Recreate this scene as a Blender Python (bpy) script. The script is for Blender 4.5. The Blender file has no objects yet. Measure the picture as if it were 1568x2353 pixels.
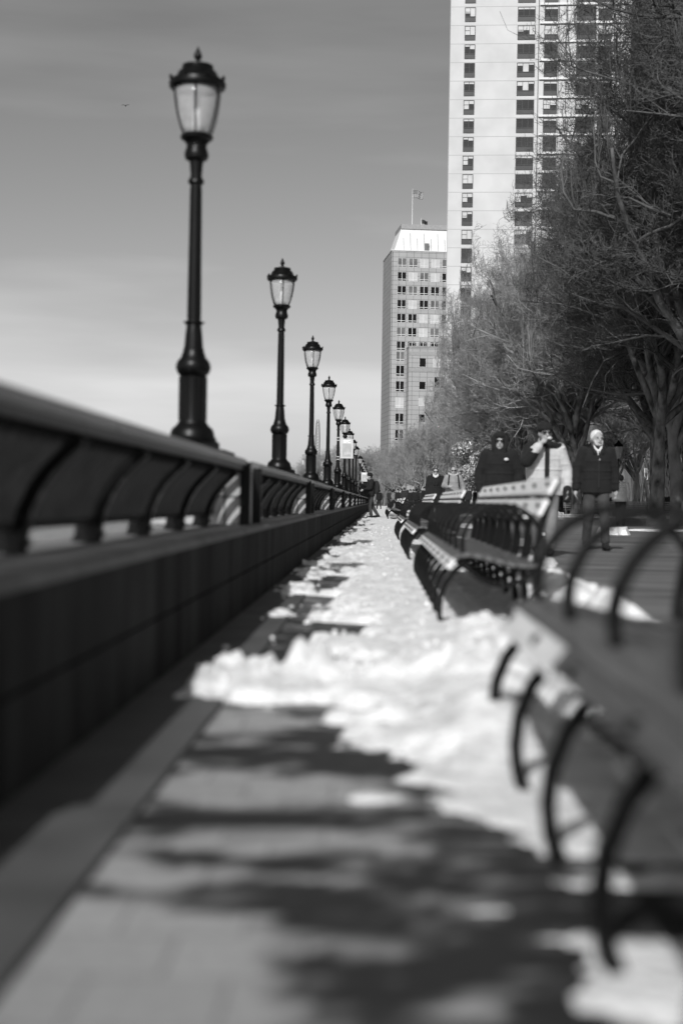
import bpy, math, random
from math import sin, cos, pi, radians, sqrt
from mathutils import Vector, Matrix, Euler, noise
import numpy as np

# ------------------------------------------------------------------ camera, light, exposure
SC = bpy.context.scene
COL = SC.collection
CAM_H = 0.68
FPX, VX, VY = 3267.0, 870.0, 1150.0            # focal length and vanishing point, in pixels of a 1568 wide picture
cd = bpy.data.cameras.new('camera')
cam = bpy.data.objects.new('camera', cd); COL.objects.link(cam)
cd.sensor_fit = 'HORIZONTAL'; cd.sensor_width = 24.0; cd.lens = 50.0
cd.clip_start = 0.05; cd.clip_end = 9000
cam.location = (0, 0, CAM_H)
cam.matrix_world = Matrix.Translation((0, 0, CAM_H)) @ Matrix.Rotation(math.atan(86/FPX), 4, 'Z') @ \
    Matrix.Rotation(pi/2 - math.atan(26/FPX), 4, 'X') @ Matrix.Rotation(radians(0.9), 4, 'Z')
cd.dof.use_dof = True; cd.dof.focus_distance = 95.0; cd.dof.aperture_fstop = 1.4
cd.dof.aperture_blades = 9
SC.camera = cam

SUN_EL, SUN_AZ = radians(38), radians(13)      # the sun stands behind the camera, a little to its left
w = bpy.data.worlds.new('World'); SC.world = w; w.use_nodes = True
nt = w.node_tree; nt.nodes.clear()
N = nt.nodes.new; L = nt.links.new
out = N('ShaderNodeOutputWorld'); bg = N('ShaderNodeBackground'); bg.inputs[1].default_value = 0.105
sky = N('ShaderNodeTexSky'); sky.sky_type = 'NISHITA'; sky.sun_disc = False
sky.sun_elevation = SUN_EL; sky.sun_rotation = pi + SUN_AZ; sky.air_density = 1.0; sky.dust_density = 1.2; sky.ozone_density = 1.0
sep = N('ShaderNodeSeparateColor'); L(sky.outputs[0], sep.inputs[0])
m1 = N('ShaderNodeMath'); m1.operation = 'MULTIPLY'; m1.inputs[1].default_value = .72; L(sep.outputs[0], m1.inputs[0])
m2 = N('ShaderNodeMath'); m2.operation = 'MULTIPLY_ADD'; m2.inputs[1].default_value = .28; L(sep.outputs[1], m2.inputs[0]); L(m1.outputs[0], m2.inputs[2])
tc = N('ShaderNodeTexCoord'); mp = N('ShaderNodeMapping'); mp.inputs['Scale'].default_value = (1.2, 1.2, 9.0); mp.inputs['Rotation'].default_value = (0, radians(3), 0)
cn = N('ShaderNodeTexNoise'); cn.inputs['Scale'].default_value = 2.2; cn.inputs['Detail'].default_value = 5; cn.inputs['Roughness'].default_value = .45
cr = N('ShaderNodeMapRange'); cr.inputs[1].default_value = .42; cr.inputs[2].default_value = .75; cr.inputs[3].default_value = 1.0; cr.inputs[4].default_value = 1.36
L(tc.outputs['Generated'], mp.inputs[0]); L(mp.outputs[0], cn.inputs[0]); L(cn.outputs[0], cr.inputs[0])
m3 = N('ShaderNodeMath'); m3.operation = 'MULTIPLY'; L(m2.outputs[0], m3.inputs[0]); L(cr.outputs[0], m3.inputs[1])
m4 = N('ShaderNodeMath'); m4.operation = 'POWER'; m4.inputs[1].default_value = 1.15; L(m3.outputs[0], m4.inputs[0]); m5 = N('ShaderNodeMath'); m5.operation = 'MULTIPLY'; m5.inputs[1].default_value = .80; L(m4.outputs[0], m5.inputs[0]); L(m5.outputs[0], bg.inputs[0]); L(bg.outputs[0], out.inputs[0])

sl = bpy.data.lights.new('sun', 'SUN'); sl.energy = 3.8; sl.angle = radians(0.53); sl.color = (1, 1, 1)
sun = bpy.data.objects.new('sun', sl); COL.objects.link(sun); sun.location = (-20, -60, 60)
sun.rotation_euler = Vector((sin(SUN_AZ)*cos(SUN_EL), cos(SUN_AZ)*cos(SUN_EL), -sin(SUN_EL))).to_track_quat('-Z', 'Y').to_euler()
SC.view_settings.view_transform = 'Standard'; SC.view_settings.look = 'None'
SC.view_settings.exposure = 0.0; SC.view_settings.gamma = 1.0
SC.cycles.max_bounces = 5; SC.cycles.diffuse_bounces = 2; SC.cycles.transparent_max_bounces = 8

# ------------------------------------------------------------------ materials (a black and white place)
MATS = {}
def mat(name, base, rough=.8, var=.25, scale=6.0, stretch=(1, 1, 1), bump=0.0, metal=0.0, spec=.5, detail=5, coat=0.0, fine=0.0):
    if name in MATS: return MATS[name]
    m = bpy.data.materials.new(name); m.use_nodes = True; t = m.node_tree
    b = t.nodes['Principled BSDF']; n = t.nodes.new; l = t.links.new
    b.inputs['Roughness'].default_value = rough; b.inputs['Metallic'].default_value = metal
    b.inputs['Specular IOR Level'].default_value = spec
    if coat: b.inputs['Coat Weight'].default_value = coat; b.inputs['Coat Roughness'].default_value = .12
    c = n('ShaderNodeTexCoord'); mp = n('ShaderNodeMapping'); mp.inputs['Scale'].default_value = stretch
    nz = n('ShaderNodeTexNoise'); nz.inputs['Scale'].default_value = scale; nz.inputs['Detail'].default_value = detail
    l(c.outputs['Object'], mp.inputs[0]); l(mp.outputs[0], nz.inputs[0])
    r = n('ShaderNodeMapRange'); r.inputs[1].default_value = .3; r.inputs[2].default_value = .7
    r.inputs[3].default_value = base*(1-var); r.inputs[4].default_value = base*(1+var)
    l(nz.outputs[0], r.inputs[0]); l(r.outputs[0], b.inputs['Base Color'])
    if bump:
        n2 = n('ShaderNodeTexNoise'); n2.inputs['Scale'].default_value = (fine or scale*6); n2.inputs['Detail'].default_value = 4
        l(mp.outputs[0], n2.inputs[0])
        bp = n('ShaderNodeBump'); bp.inputs['Strength'].default_value = bump; bp.inputs['Distance'].default_value = .02
        l(n2.outputs[0], bp.inputs['Height']); l(bp.outputs[0], b.inputs['Normal'])
    MATS[name] = m
    return m
iron = mat('black_painted_iron', .0035, .34, .3, 14, bump=.08, spec=.2)
iron_worn = mat('worn_dark_iron', .010, .55, .35, 10, bump=.1, spec=.1)
rail_m = mat('grey_steel_rail', .09, .42, .2, 5, (1, .3, 1))
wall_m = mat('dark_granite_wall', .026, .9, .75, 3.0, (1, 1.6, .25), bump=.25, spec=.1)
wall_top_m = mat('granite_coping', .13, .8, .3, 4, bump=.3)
pier_m = mat('pale_granite_pier', .42, .8, .18, 9, bump=.2)
wood_m = mat('shaded_brown_wood', .09, .6, .45, 7, (6, .5, 6), bump=.25)  # seat shade put into the colour; same wood as the pale slats
pale_wood_m = mat('sunlit_pale_wood', .72, .6, .12, 7, (6, .5, 6), bump=.15)  # sunlight on front and back slats put into the colour
snow_m = mat('old_snow', .68, .9, .22, 9, bump=1.0, fine=30, detail=9)
white_m = mat('white_panel', .55, .6, .05, 3)
grey_print_m = mat('grey_print', .38, .6, .12, 7)
bark_m = mat('mottled_bark', .12, .9, .9, 3.2, (1, 1, .55), bump=.6, detail=3)
bark_light_m = mat('pale_plane_bark', .19, .9, .5, 2.2, (1, 1, .5), bump=.6)
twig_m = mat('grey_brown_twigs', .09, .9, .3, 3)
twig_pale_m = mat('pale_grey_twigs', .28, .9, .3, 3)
leaf_m = mat('glossy_evergreen_leaves', .32, .3, .8, 9, spec=.7)
bush_m = mat('dark_hedge_leaves', .03, .5, .6, 9)
soil_m = mat('dark_soil', .03, .95, .4, 1.2, bump=.5)
skin_m = mat('skin', .31, .6, .06, 8)
black_cloth = mat('black_cloth', .006, .95, .3, 12, bump=.3)
dark_cloth = mat('charcoal_cloth', .015, .9, .3, 12, bump=.3)
jeans_m = mat('grey_jeans', .04, .9, .4, 9, bump=.3)
beige_cloth = mat('pale_parka_cloth', .44, .85, .12, 8, bump=.4)
mid_cloth = mat('mid_grey_cloth', .16, .85, .2, 9, bump=.3)
white_hair = mat('white_hair', .62, .8, .15, 40, bump=.5)
dark_hair = mat('dark_hair', .015, .6, .3, 40)
fur_m = mat('pale_fur', .4, .95, .25, 45, bump=.8)
scarf_m = mat('pale_scarf', .6, .9, .2, 14)
lens_m = mat('sunglass_lens', .006, .12, .1, 3)
shiny_puffer = mat('silver_puffer', .38, .35, .15, 5)

def glass(name, col, alpha, rough):
    m = bpy.data.materials.new(name); m.use_nodes = True; t = m.node_tree
    b = t.nodes['Principled BSDF']
    nz = t.nodes.new('ShaderNodeTexNoise'); nz.inputs['Scale'].default_value = 7
    r = t.nodes.new('ShaderNodeMapRange'); r.inputs[3].default_value = col*.85; r.inputs[4].default_value = col*1.15
    t.links.new(nz.outputs[0], r.inputs[0]); t.links.new(r.outputs[0], b.inputs['Base Color'])
    b.inputs['Roughness'].default_value = rough; b.inputs['Alpha'].default_value = alpha
    b.inputs['Specular IOR Level'].default_value = .6
    return m
lamp_glass = glass('clear_lamp_glass', .6, .42, .12)
core_glass = glass('frosted_refractor', .9, .9, .25)
win_glass = mat('dark_window_glass', .015, .1, .4, .2, spec=.6)
win_blind = mat('window_with_blind', .48, .5, .1, .6)
win_mid = mat('window_half_reflecting', .14, .25, .4, .4)
frame_dark = mat('bronze_window_frame', .03, .5, .2, 1)
concrete_m = mat('pale_tower_concrete', .52, .9, .04, .12, bump=.05)
slab_m = mat('white_slab_edge', .66, .9, .05, .3)

def panel_mat(name, base, line, sx, sz, mortar, var=.08):
    """cladding with thin joints on a grid, in object space: u along x+y, v along z"""
    m = bpy.data.materials.new(name); m.use_nodes = True; t = m.node_tree; n = t.nodes.new; l = t.links.new
    b = t.nodes['Principled BSDF']; b.inputs['Roughness'].default_value = .75
    c = n('ShaderNodeTexCoord'); s = n('ShaderNodeSeparateXYZ'); l(c.outputs['Object'], s.inputs[0])
    def lines(sock, period, width, off=0.0):
        a = n('ShaderNodeMath'); a.operation = 'ADD'; a.inputs[1].default_value = 1000*period + off; l(sock, a.inputs[0])
        q = n('ShaderNodeMath'); q.operation = 'MODULO'; q.inputs[1].default_value = period; l(a.outputs[0], q.inputs[0])
        g = n('ShaderNodeMath'); g.operation = 'LESS_THAN'; g.inputs[1].default_value = width; l(q.outputs[0], g.inputs[0])
        return g.outputs[0]
    add = n('ShaderNodeMath'); add.operation = 'ADD'; l(s.outputs[0], add.inputs[0]); l(s.outputs[1], add.inputs[1])
    mx = n('ShaderNodeMath'); mx.operation = 'MAXIMUM'; l(lines(add.outputs[0], sx, mortar), mx.inputs[0]); l(lines(s.outputs[2], sz, mortar), mx.inputs[1])
    nz = n('ShaderNodeTexNoise'); nz.inputs['Scale'].default_value = .25; nz.inputs['Detail'].default_value = 3; l(c.outputs['Object'], nz.inputs[0])
    r = n('ShaderNodeMapRange'); r.inputs[1].default_value = .3; r.inputs[2].default_value = .7; r.inputs[3].default_value = base*(1-var); r.inputs[4].default_value = base*(1+var)
    l(nz.outputs[0], r.inputs[0])
    mi = n('ShaderNodeMix'); mi.data_type = 'FLOAT'; l(mx.outputs[0], mi.inputs['Factor']); l(r.outputs[0], mi.inputs['A']); mi.inputs['B'].default_value = line
    l(mi.outputs[0], b.inputs['Base Color'])
    return m
office_m = panel_mat('grey_stone_cladding', .35, .13, 2.05, 1.27, .10)
tower_m = panel_mat('tower_precast', .52, .36, 60.0, 2.89, .10, .09)

# ------------------------------------------------------------------ mesh helpers
class MB:
    def __init__(s): s.v = []; s.f = []; s.mi = []; s.cur = 0
    def add(s, vs, fs):
        o = len(s.v); s.v.extend([tuple(a) for a in vs]); s.f.extend([tuple(i+o for i in f) for f in fs]); s.mi.extend([s.cur]*len(fs)); return s
    def box(s, x0, x1, y0, y1, z0, z1, M=None):
        v = [(x0,y0,z0),(x1,y0,z0),(x1,y1,z0),(x0,y1,z0),(x0,y0,z1),(x1,y0,z1),(x1,y1,z1),(x0,y1,z1)]
        if M is not None: v = [tuple(M @ Vector(a)) for a in v]
        return s.add(v, [(0,3,2,1),(4,5,6,7),(0,1,5,4),(1,2,6,5),(2,3,7,6),(3,0,4,7)])
    def lathe(s, prof, n=24, c=(0,0,0), square=False):
        vs = []; fs = []
        for (r, z) in prof:
            for k in range(n):
                a = 2*pi*k/n + (pi/4 if n == 4 else 0)
                vs.append((c[0]+r*cos(a), c[1]+r*sin(a), c[2]+z))
        m = len(prof)
        for i in range(m-1):
            for k in range(n):
                k2 = (k+1) % n
                fs.append((i*n+k, i*n+k2, (i+1)*n+k2, (i+1)*n+k))
        fs.append(tuple(range(n-1, -1, -1))); fs.append(tuple((m-1)*n+k for k in range(n)))
        return s.add(vs, fs)
    def tube(s, pts, rad, n=8, cap=True):
        pts = [Vector(p) for p in pts]; k = len(pts)
        if not hasattr(rad, '__len__'): rad = [rad]*k
        vs = []; fs = []; up = None
        for i in range(k):
            d = (pts[min(i+1, k-1)] - pts[max(i-1, 0)])
            if d.length < 1e-9: d = Vector((0, 0, 1))
            d.normalize()
            if up is None: up = Vector((0, 0, 1)) if abs(d.z) < .9 else Vector((1, 0, 0))
            u = d.cross(up)
            if u.length < 1e-6: u = d.cross(Vector((0, 1, 0)))
            u.normalize(); v = u.cross(d); up = v
            for j in range(n):
                a = 2*pi*j/n; vs.append(pts[i] + (u*cos(a) + v*sin(a))*rad[i])
        for i in range(k-1):
            for j in range(n):
                j2 = (j+1) % n; fs.append((i*n+j, i*n+j2, (i+1)*n+j2, (i+1)*n+j))
        if cap: fs.append(tuple(range(n-1, -1, -1))); fs.append(tuple((k-1)*n+j for j in range(n)))
        return s.add(vs, fs)
    def bar(s, pts, y0, y1, t):
        """flat bar: path of (x,z) points, thickness t in the x-z plane, from y0 to y1"""
        k = len(pts); vs = []; fs = []
        for i in range(k):
            a = Vector(pts[max(i-1, 0)]); b = Vector(pts[min(i+1, k-1)]); d = (b-a).normalized(); nn = Vector((-d.y, d.x))*t/2; p = Vector(pts[i])
            vs += [(p.x+nn.x, y0, p.y+nn.y), (p.x-nn.x, y0, p.y-nn.y), (p.x-nn.x, y1, p.y-nn.y), (p.x+nn.x, y1, p.y+nn.y)]
        for i in range(k-1):
            o = i*4
            for j in range(4):
                j2 = (j+1) % 4; fs.append((o+j, o+j2, o+4+j2, o+4+j))
        fs.append((3, 2, 1, 0)); fs.append(tuple((k-1)*4+j for j in range(4)))
        return s.add(vs, fs)
    def ell(s, c, r, nu=14, nv=9, M=None):
        vs = [];
        for i in range(nv+1):
            th = pi*i/nv
            for j in range(nu):
                a = 2*pi*j/nu; p = Vector((r[0]*sin(th)*cos(a), r[1]*sin(th)*sin(a), r[2]*cos(th)))
                if M is not None: p = M @ p
                vs.append((c[0]+p.x, c[1]+p.y, c[2]+p.z))
        fs = [(i*nu+j, (i+1)*nu+j, (i+1)*nu+(j+1) % nu, i*nu+(j+1) % nu) for i in range(nv) for j in range(nu)]
        return s.add(vs, fs)
    def cap(s, p1, r1, p2, r2, n=12):
        """tapered limb with round ends"""
        p1 = Vector(p1); p2 = Vector(p2); d = (p2-p1); Ln = d.length; d = d/Ln if Ln > 1e-6 else Vector((0, 0, 1))
        pts = []; rr = []
        for a in (-80, -55, -28): pts.append(p1 + d*r1*sin(radians(a))); rr.append(r1*cos(radians(a)))
        pts.append(p1); rr.append(r1); pts.append(p2); rr.append(r2)
        for a in (28, 55, 80): pts.append(p2 + d*r2*sin(radians(a))); rr.append(r2*cos(radians(a)))
        return s.tube(pts, rr, n)
    def rings(s, rs, n=18):
        """closed body from (x,y,z,a,b) elliptical rings"""
        vs = []; fs = []
        for (x, y, z, a, b) in rs:
            for k in range(n):
                t = 2*pi*k/n; vs.append((x+a*cos(t), y+b*sin(t), z))
        for i in range(len(rs)-1):
            for k in range(n):
                k2 = (k+1) % n; fs.append((i*n+k, i*n+k2, (i+1)*n+k2, (i+1)*n+k))
        fs.append(tuple(range(n-1, -1, -1))); fs.append(tuple((len(rs)-1)*n+k for k in range(n)))
        return s.add(vs, fs)
    def mesh(s, name):
        me = bpy.data.meshes.new(name); me.from_pydata(s.v, [], s.f); me.update(); return me
    def build(s, name, m, parent=None, smooth=None, loc=None):
        me = s.mesh(name)
        for q in (m if isinstance(m, (list, tuple)) else [m]): me.materials.append(q)
        if any(s.mi): me.polygons.foreach_set('material_index', s.mi)
        if smooth is not None:
            me.polygons.foreach_set('use_smooth', [True]*len(me.polygons))
            if smooth < 170:
                try: me.set_sharp_from_angle(angle=radians(smooth))
                except Exception: pass
        o = bpy.data.objects.new(name, me); COL.objects.link(o)
        if parent is not None: o.parent = parent
        if loc is not None: o.location = loc
        return o

def tag(o, label=None, cat=None, group=None, kind=None):
    if label: o['label'] = label
    if cat: o['category'] = cat
    if group: o['group'] = group
    if kind: o['kind'] = kind
    return o
def thing(name, label, cat, loc=(0, 0, 0), rz=0, group=None):
    o = bpy.data.objects.new(name, None); COL.objects.link(o); o.location = loc; o.rotation_euler = (0, 0, rz); o.empty_display_size = .1
    return tag(o, label, cat, group)
def copy_tree(o, parent=None):
    c = o.copy(); COL.objects.link(c); c.parent = parent
    for ch in o.children: copy_tree(ch, c)
    return c
def at(px, py, Z):
    """a point Z metres ahead that the ray through pixel (px,py) of a 1568 wide picture meets"""
    u = (px-784)/FPX; v = -(py-1176)/FPX
    d = cam.matrix_world.to_3x3() @ Vector((u, v, -1))
    return cam.matrix_world.translation + d*(Z/d.y)
def fbm(x, y, z=0.0, o=4):
    return noise.fractal(Vector((x, y, z)), 1.0, 2.0, o)
def sm(a, b, x):
    t = min(1, max(0, (x-a)/(b-a))); return t*t*(3-2*t)
random.seed(7)

# ------------------------------------------------------------------ setting: water, land, paths, snow
def sheet(name, xs, ys, hf, m, attr=None, drop=None):
    vs = []; fs = []; av = []
    for y in ys:
        for x in xs:
            vs.append((x, y, hf(x, y)))
            if attr: av.append(attr(x, y))
    nx = len(xs)
    for j in range(len(ys)-1):
        for i in range(nx-1):
            q = (j*nx+i, j*nx+i+1, (j+1)*nx+i+1, (j+1)*nx+i)
            if drop and all(drop(vs[k]) for k in q): continue
            fs.append(q)
    me = bpy.data.meshes.new(name); me.from_pydata(vs, [], fs); me.materials.append(m)
    if attr:
        a = me.attributes.new('wet', 'FLOAT', 'POINT'); a.data.foreach_set('value', av)
    me.polygons.foreach_set('use_smooth', [True]*len(me.polygons)); me.update()
    o = bpy.data.objects.new(name, me); COL.objects.link(o); tag(o, kind='structure')
    return o
def lin(a, b, n): return [a+(b-a)*i/(n-1) for i in range(n)]

# water
wm = bpy.data.materials.new('river_water'); wm.use_nodes = True; t = wm.node_tree; b = t.nodes['Principled BSDF']
b.inputs['Base Color'].default_value = (.05, .05, .05, 1); b.inputs['Roughness'].default_value = .18
c = t.nodes.new('ShaderNodeTexCoord'); mp = t.nodes.new('ShaderNodeMapping'); mp.inputs['Scale'].default_value = (.5, 1.6, 1)
nz = t.nodes.new('ShaderNodeTexNoise'); nz.inputs['Scale'].default_value = 1.3; nz.inputs['Detail'].default_value = 6
bp = t.nodes.new('ShaderNodeBump'); bp.inputs['Strength'].default_value = .8; bp.inputs['Distance'].default_value = .4
t.links.new(c.outputs['Object'], mp.inputs[0]); t.links.new(mp.outputs[0], nz.inputs[0]); t.links.new(nz.outputs[0], bp.inputs['Height']); t.links.new(bp.outputs[0], b.inputs['Normal'])
tag(MB().add([(-6000, -200, -2.6), (6000, -200, -2.6), (6000, 8000, -2.6), (-6000, 8000, -2.6)], [(0, 1, 2, 3)]).build('water', wm), kind='structure')
# land: one big slab of ground, its river edge under the wall; a spit reaches left far ahead
g = MB(); g.box(-1.38, 700, -60, 330, -4, -.006); g.box(-60, 700, 330, 1400, -4, -.007)
tag(g.build('ground', soil_m), kind='structure')
tag(MB().box(-1500, -70, 1400, 1800, -4, 1.0).build('far_shore', soil_m), kind='structure')

# esplanade paving with wet stains that have a shape of their own
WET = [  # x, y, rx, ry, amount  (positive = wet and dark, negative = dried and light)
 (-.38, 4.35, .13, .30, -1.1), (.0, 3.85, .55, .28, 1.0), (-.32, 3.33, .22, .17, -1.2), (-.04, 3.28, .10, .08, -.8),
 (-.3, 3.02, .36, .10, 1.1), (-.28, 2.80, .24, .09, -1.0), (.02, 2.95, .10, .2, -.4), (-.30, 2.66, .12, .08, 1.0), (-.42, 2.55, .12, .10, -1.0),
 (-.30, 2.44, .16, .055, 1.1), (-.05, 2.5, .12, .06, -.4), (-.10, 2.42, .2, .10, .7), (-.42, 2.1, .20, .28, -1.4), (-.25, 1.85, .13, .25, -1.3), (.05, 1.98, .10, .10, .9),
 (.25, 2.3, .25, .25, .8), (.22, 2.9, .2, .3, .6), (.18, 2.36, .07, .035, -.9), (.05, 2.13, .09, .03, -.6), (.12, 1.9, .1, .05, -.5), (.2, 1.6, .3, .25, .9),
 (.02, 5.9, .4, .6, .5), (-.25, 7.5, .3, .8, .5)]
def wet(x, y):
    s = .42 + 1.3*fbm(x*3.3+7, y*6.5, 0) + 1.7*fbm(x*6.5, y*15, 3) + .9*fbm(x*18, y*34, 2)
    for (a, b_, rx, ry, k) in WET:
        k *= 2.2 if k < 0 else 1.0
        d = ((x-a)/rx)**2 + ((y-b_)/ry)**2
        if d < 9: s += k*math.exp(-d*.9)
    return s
pm = bpy.data.materials.new('esplanade_paving'); pm.use_nodes = True; t = pm.node_tree; n = t.nodes.new; l = t.links.new; b = t.nodes['Principled BSDF']
a = n('ShaderNodeAttribute'); a.attribute_name = 'wet'
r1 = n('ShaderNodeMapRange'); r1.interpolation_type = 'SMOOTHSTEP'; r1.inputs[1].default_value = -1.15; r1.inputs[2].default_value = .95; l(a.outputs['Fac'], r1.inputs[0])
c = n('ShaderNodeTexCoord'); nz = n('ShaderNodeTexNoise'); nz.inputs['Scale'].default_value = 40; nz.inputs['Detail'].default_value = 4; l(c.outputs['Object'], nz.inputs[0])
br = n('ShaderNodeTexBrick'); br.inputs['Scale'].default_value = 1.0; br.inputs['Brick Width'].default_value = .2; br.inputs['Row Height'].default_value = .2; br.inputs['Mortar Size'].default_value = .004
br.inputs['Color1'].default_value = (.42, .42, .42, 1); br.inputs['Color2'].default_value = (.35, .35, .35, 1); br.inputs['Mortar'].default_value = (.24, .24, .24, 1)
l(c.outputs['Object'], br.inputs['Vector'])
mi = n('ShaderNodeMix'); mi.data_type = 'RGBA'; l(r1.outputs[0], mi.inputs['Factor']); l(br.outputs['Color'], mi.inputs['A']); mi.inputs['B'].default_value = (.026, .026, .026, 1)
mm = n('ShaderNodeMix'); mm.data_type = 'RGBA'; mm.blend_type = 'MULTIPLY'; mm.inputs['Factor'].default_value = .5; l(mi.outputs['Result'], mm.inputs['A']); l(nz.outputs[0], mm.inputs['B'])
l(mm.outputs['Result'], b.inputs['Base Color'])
rr = n('ShaderNodeMapRange'); b.inputs['Specular IOR Level'].default_value = .25; rr.inputs[3].default_value = .85; rr.inputs[4].default_value = .62; l(r1.outputs[0], rr.inputs[0]); l(rr.outputs[0], b.inputs['Roughness'])
ys = lin(-1.0, 12, 320) + lin(12.3, 60, 130) + lin(62, 330, 60)
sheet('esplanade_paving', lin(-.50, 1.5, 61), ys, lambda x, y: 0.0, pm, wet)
strip_m = mat('grey_border_slabs', .065, .8, .3, 3, bump=.2)
sm_ = MB(); y = -3.0
while y < 120:
    sm_.box(-.81, -.512, y+.006, y+1.49, -.03, .004); y += 1.5
tag(sm_.build('border_slabs', strip_m), kind='structure')
# asphalt promenade on the right
am = mat('worn_asphalt', .11, .7, .6, 1.1, (.3, 1.5, 1), bump=.5, detail=6, fine=60)
tag(MB().add([(1.5, -20, .002), (16, -20, .002), (16, 63, .002), (1.5, 63, .002)], [(0, 1, 2, 3)]).add([(1.5, 63, .002), (7.2, 63, .002), (7.2, 330, .002), (1.5, 330, .002)], [(0, 1, 2, 3)]).build('asphalt_promenade', am), kind='structure')
kb = MB(); kb.box(7.2, 30, 63, 63.25, 0, .10); kb.box(7.2, 7.4, 63.25, 330, 0, .10)
tag(kb.build('bed_kerb', wall_top_m), kind='structure')

# snow cover as a height field that thins out and breaks into lumps
BIAS = [(-.1, 5.05, .5, .35, .5), (.35, 4.2, .28, .8, 1.1), (.12, 4.3, .2, .5, .9), (.48, 3.2, .22, .7, 1.7), (.28, 3.15, .16, .14, 1.4), (-.25, 5.9, .32, .33, -1.7), (.3, 6.0, .3, 2.0, .6),
 (-.22, 7.6, .26, .55, -1.3), (-.3, 9.6, .2, .3, -.8), (-.25, 12.5, .22, .5, -.7), (-.5, 8.5, .15, 2.6, -.6), (-.6, 6.2, .14, .9, -.9), (.43, 1.98, .16, .11, 1.7), (.65, 2.7, .2, .7, .5), (.05, 11.5, .5, 2, .4), (-.35, 11, .12, 1.2, -.4), (.17, 2.37, .07, .03, 1.3), (.0, 3.25, .06, .05, 1.7), (.12, 3.45, .12, .06, 1.0), (-.15, 4.35, .14, .1, .9), (-.38, 4.6, .1, .12, .5)]
def snow_h(x, y):
    m = -1.0 + 1.25*sm(4.55, 4.95, y) + .35*sm(-.35, .1, x)*sm(4.6, 5, y)
    m += .45*sm(-.1, .2, x)*(y > 4.5) + .95*fbm(x*1.6+3, y*1.9, 1.3) + .95*fbm(x*4+1, y*8.0, 5) + .3*fbm(x*22, y*22, 9)
    for (a_, b_, rx, ry, k) in BIAS:
        d = ((x-a_)/rx)**2 + ((y-b_)/ry)**2
        if d < 9: m += k*math.exp(-d*.8)
    m -= .35*sm(-.15, -.5, x)*sm(6, 7, y)
    m -= 1.0*sm(-.58, -.78, x)*(1-.6*sm(9, 14, y))
    if x > .95: m -= .8*sm(1.0, 1.25, x)*(1 if not 6.5 < y < 14 else .0)
    h = .042*sm(0, .5, m) - .012*(m < 0) + (.016*fbm(x*9, y*9, 2)+.012*abs(fbm(x*26, y*26, 6)))*sm(0, .4, m)
    if m < 0: h = -.012 + m*.02
    ridge = math.exp(-((y-5.12-.12*fbm(x*2.5, 0, 4))/.13)**2)*sm(-.72, -.6, x)
    h += ridge*(.04+.12*abs(fbm(x*9, y*5, 7))+.03*fbm(x*15, y*12, 3))*(1 if m > -.35 else 0)
    bank = math.exp(-((x-1.12)/.22)**2)*sm(6.1, 6.7, y)*sm(13, 10, y)
    h += bank*(.18+.07*fbm(x*5, y*5, 8))
    mound = math.exp(-((x-.44)/.20)**2-((y-6.0)/.75)**2)+.6*math.exp(-((x-.40)/.2)**2-((y-4.8)/.6)**2)
    h += .09*math.exp(-((x-.31)/.12)**2-((y-4.05)/.30)**2)
    h += mound*(.12+.05*fbm(x*7, y*7, 11)+.03*abs(fbm(x*18, y*18, 4)))
    if y < 4.0 and h > 0: h *= .16+.84*sm(3.2, 4.0, y)
    return max(-.03, h)
xs = lin(-.80, 1.55, 95)
ys = [3-1.2+i*.028 for i in range(int(10.2/.028))]
step = .04; yv = ys[-1]+.03
while yv < 200: ys.append(yv); step *= 1.016; yv += step
o = sheet('snow_cover', xs, ys, snow_h, snow_m, drop=lambda p: p[2] < -.004); tag(o, kind='stuff')
# lumps of shovelled snow lying about
lm = MB(); random.seed(3)
for k in range(260):
    y = 4.95 + random.random()**1.7*30; x = random.uniform(-.7, .5)
    if k < 45: y = random.uniform(4.95, 5.4); x = random.uniform(-.66, .25)
    r = random.uniform(.006, .024)
    M = Euler((random.random()*3, random.random()*3, random.random()*3)).to_matrix()
    if snow_h(x, y) < -.0 and random.random() < .6: continue
    lm.ell((x, y, max(0, snow_h(x, y))+r*.3), (r, r*random.uniform(.7, 1.3), r*.75), 7, 5, M)
tag(lm.build('snow_lumps', snow_m, smooth=60), kind='stuff')
# flat snow remnants on and beyond the asphalt
rm = MB(); random.seed(12)
def patch(cx, cy, rx, ry, h):
    n_ = 26; ring = []
    for k in range(n_):
        a = 2*pi*k/n_; q = 1+.45*fbm(cos(a)*1.6+cx, sin(a)*1.6+cy, 1)
        ring.append((cx+rx*q*cos(a), cy+ry*q*sin(a)))
    vs = [(x, y, 0) for x, y in ring] + [(cx+(x-cx)*.8, cy+(y-cy)*.8, h*(.7+.5*random.random())) for x, y in ring] + [(cx, cy, h)]
    fs = [(k, (k+1) % n_, n_+(k+1) % n_, n_+k) for k in range(n_)] + [(n_+k, n_+(k+1) % n_, 2*n_) for k in range(n_)]
    rm.add(vs, fs)
for a_ in [(5.4, 33, .35, .9, .16), (3.5, 31, .25, .5, .05), (7.4, 38, .8, .5, .05), (11, 46, 1.1, .6, .06), (6.6, 62.3, .4, .4, .2), (9.2, 64.5, .9, .5, .22), (12, 64.2, 1.2, .5, .2), (8.0, 64.6, .4, .5, .3), (10.4, 66, .8, .8, .15),
           (2.3, 24, .35, 1.6, .08), (2.6, 40, .4, 2.5, .08), (1.9, 50, .4, 3, .1), (2.4, 62, .5, 4, .1), (4.2, 75, 1, 4, .1), (3.2, 95, 1.5, 8, .1), (1.75, 16.5, .25, 1.0, .07)]: patch(*a_)
tag(rm.build('snow_remnants', snow_m, smooth=60), kind='stuff')

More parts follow.
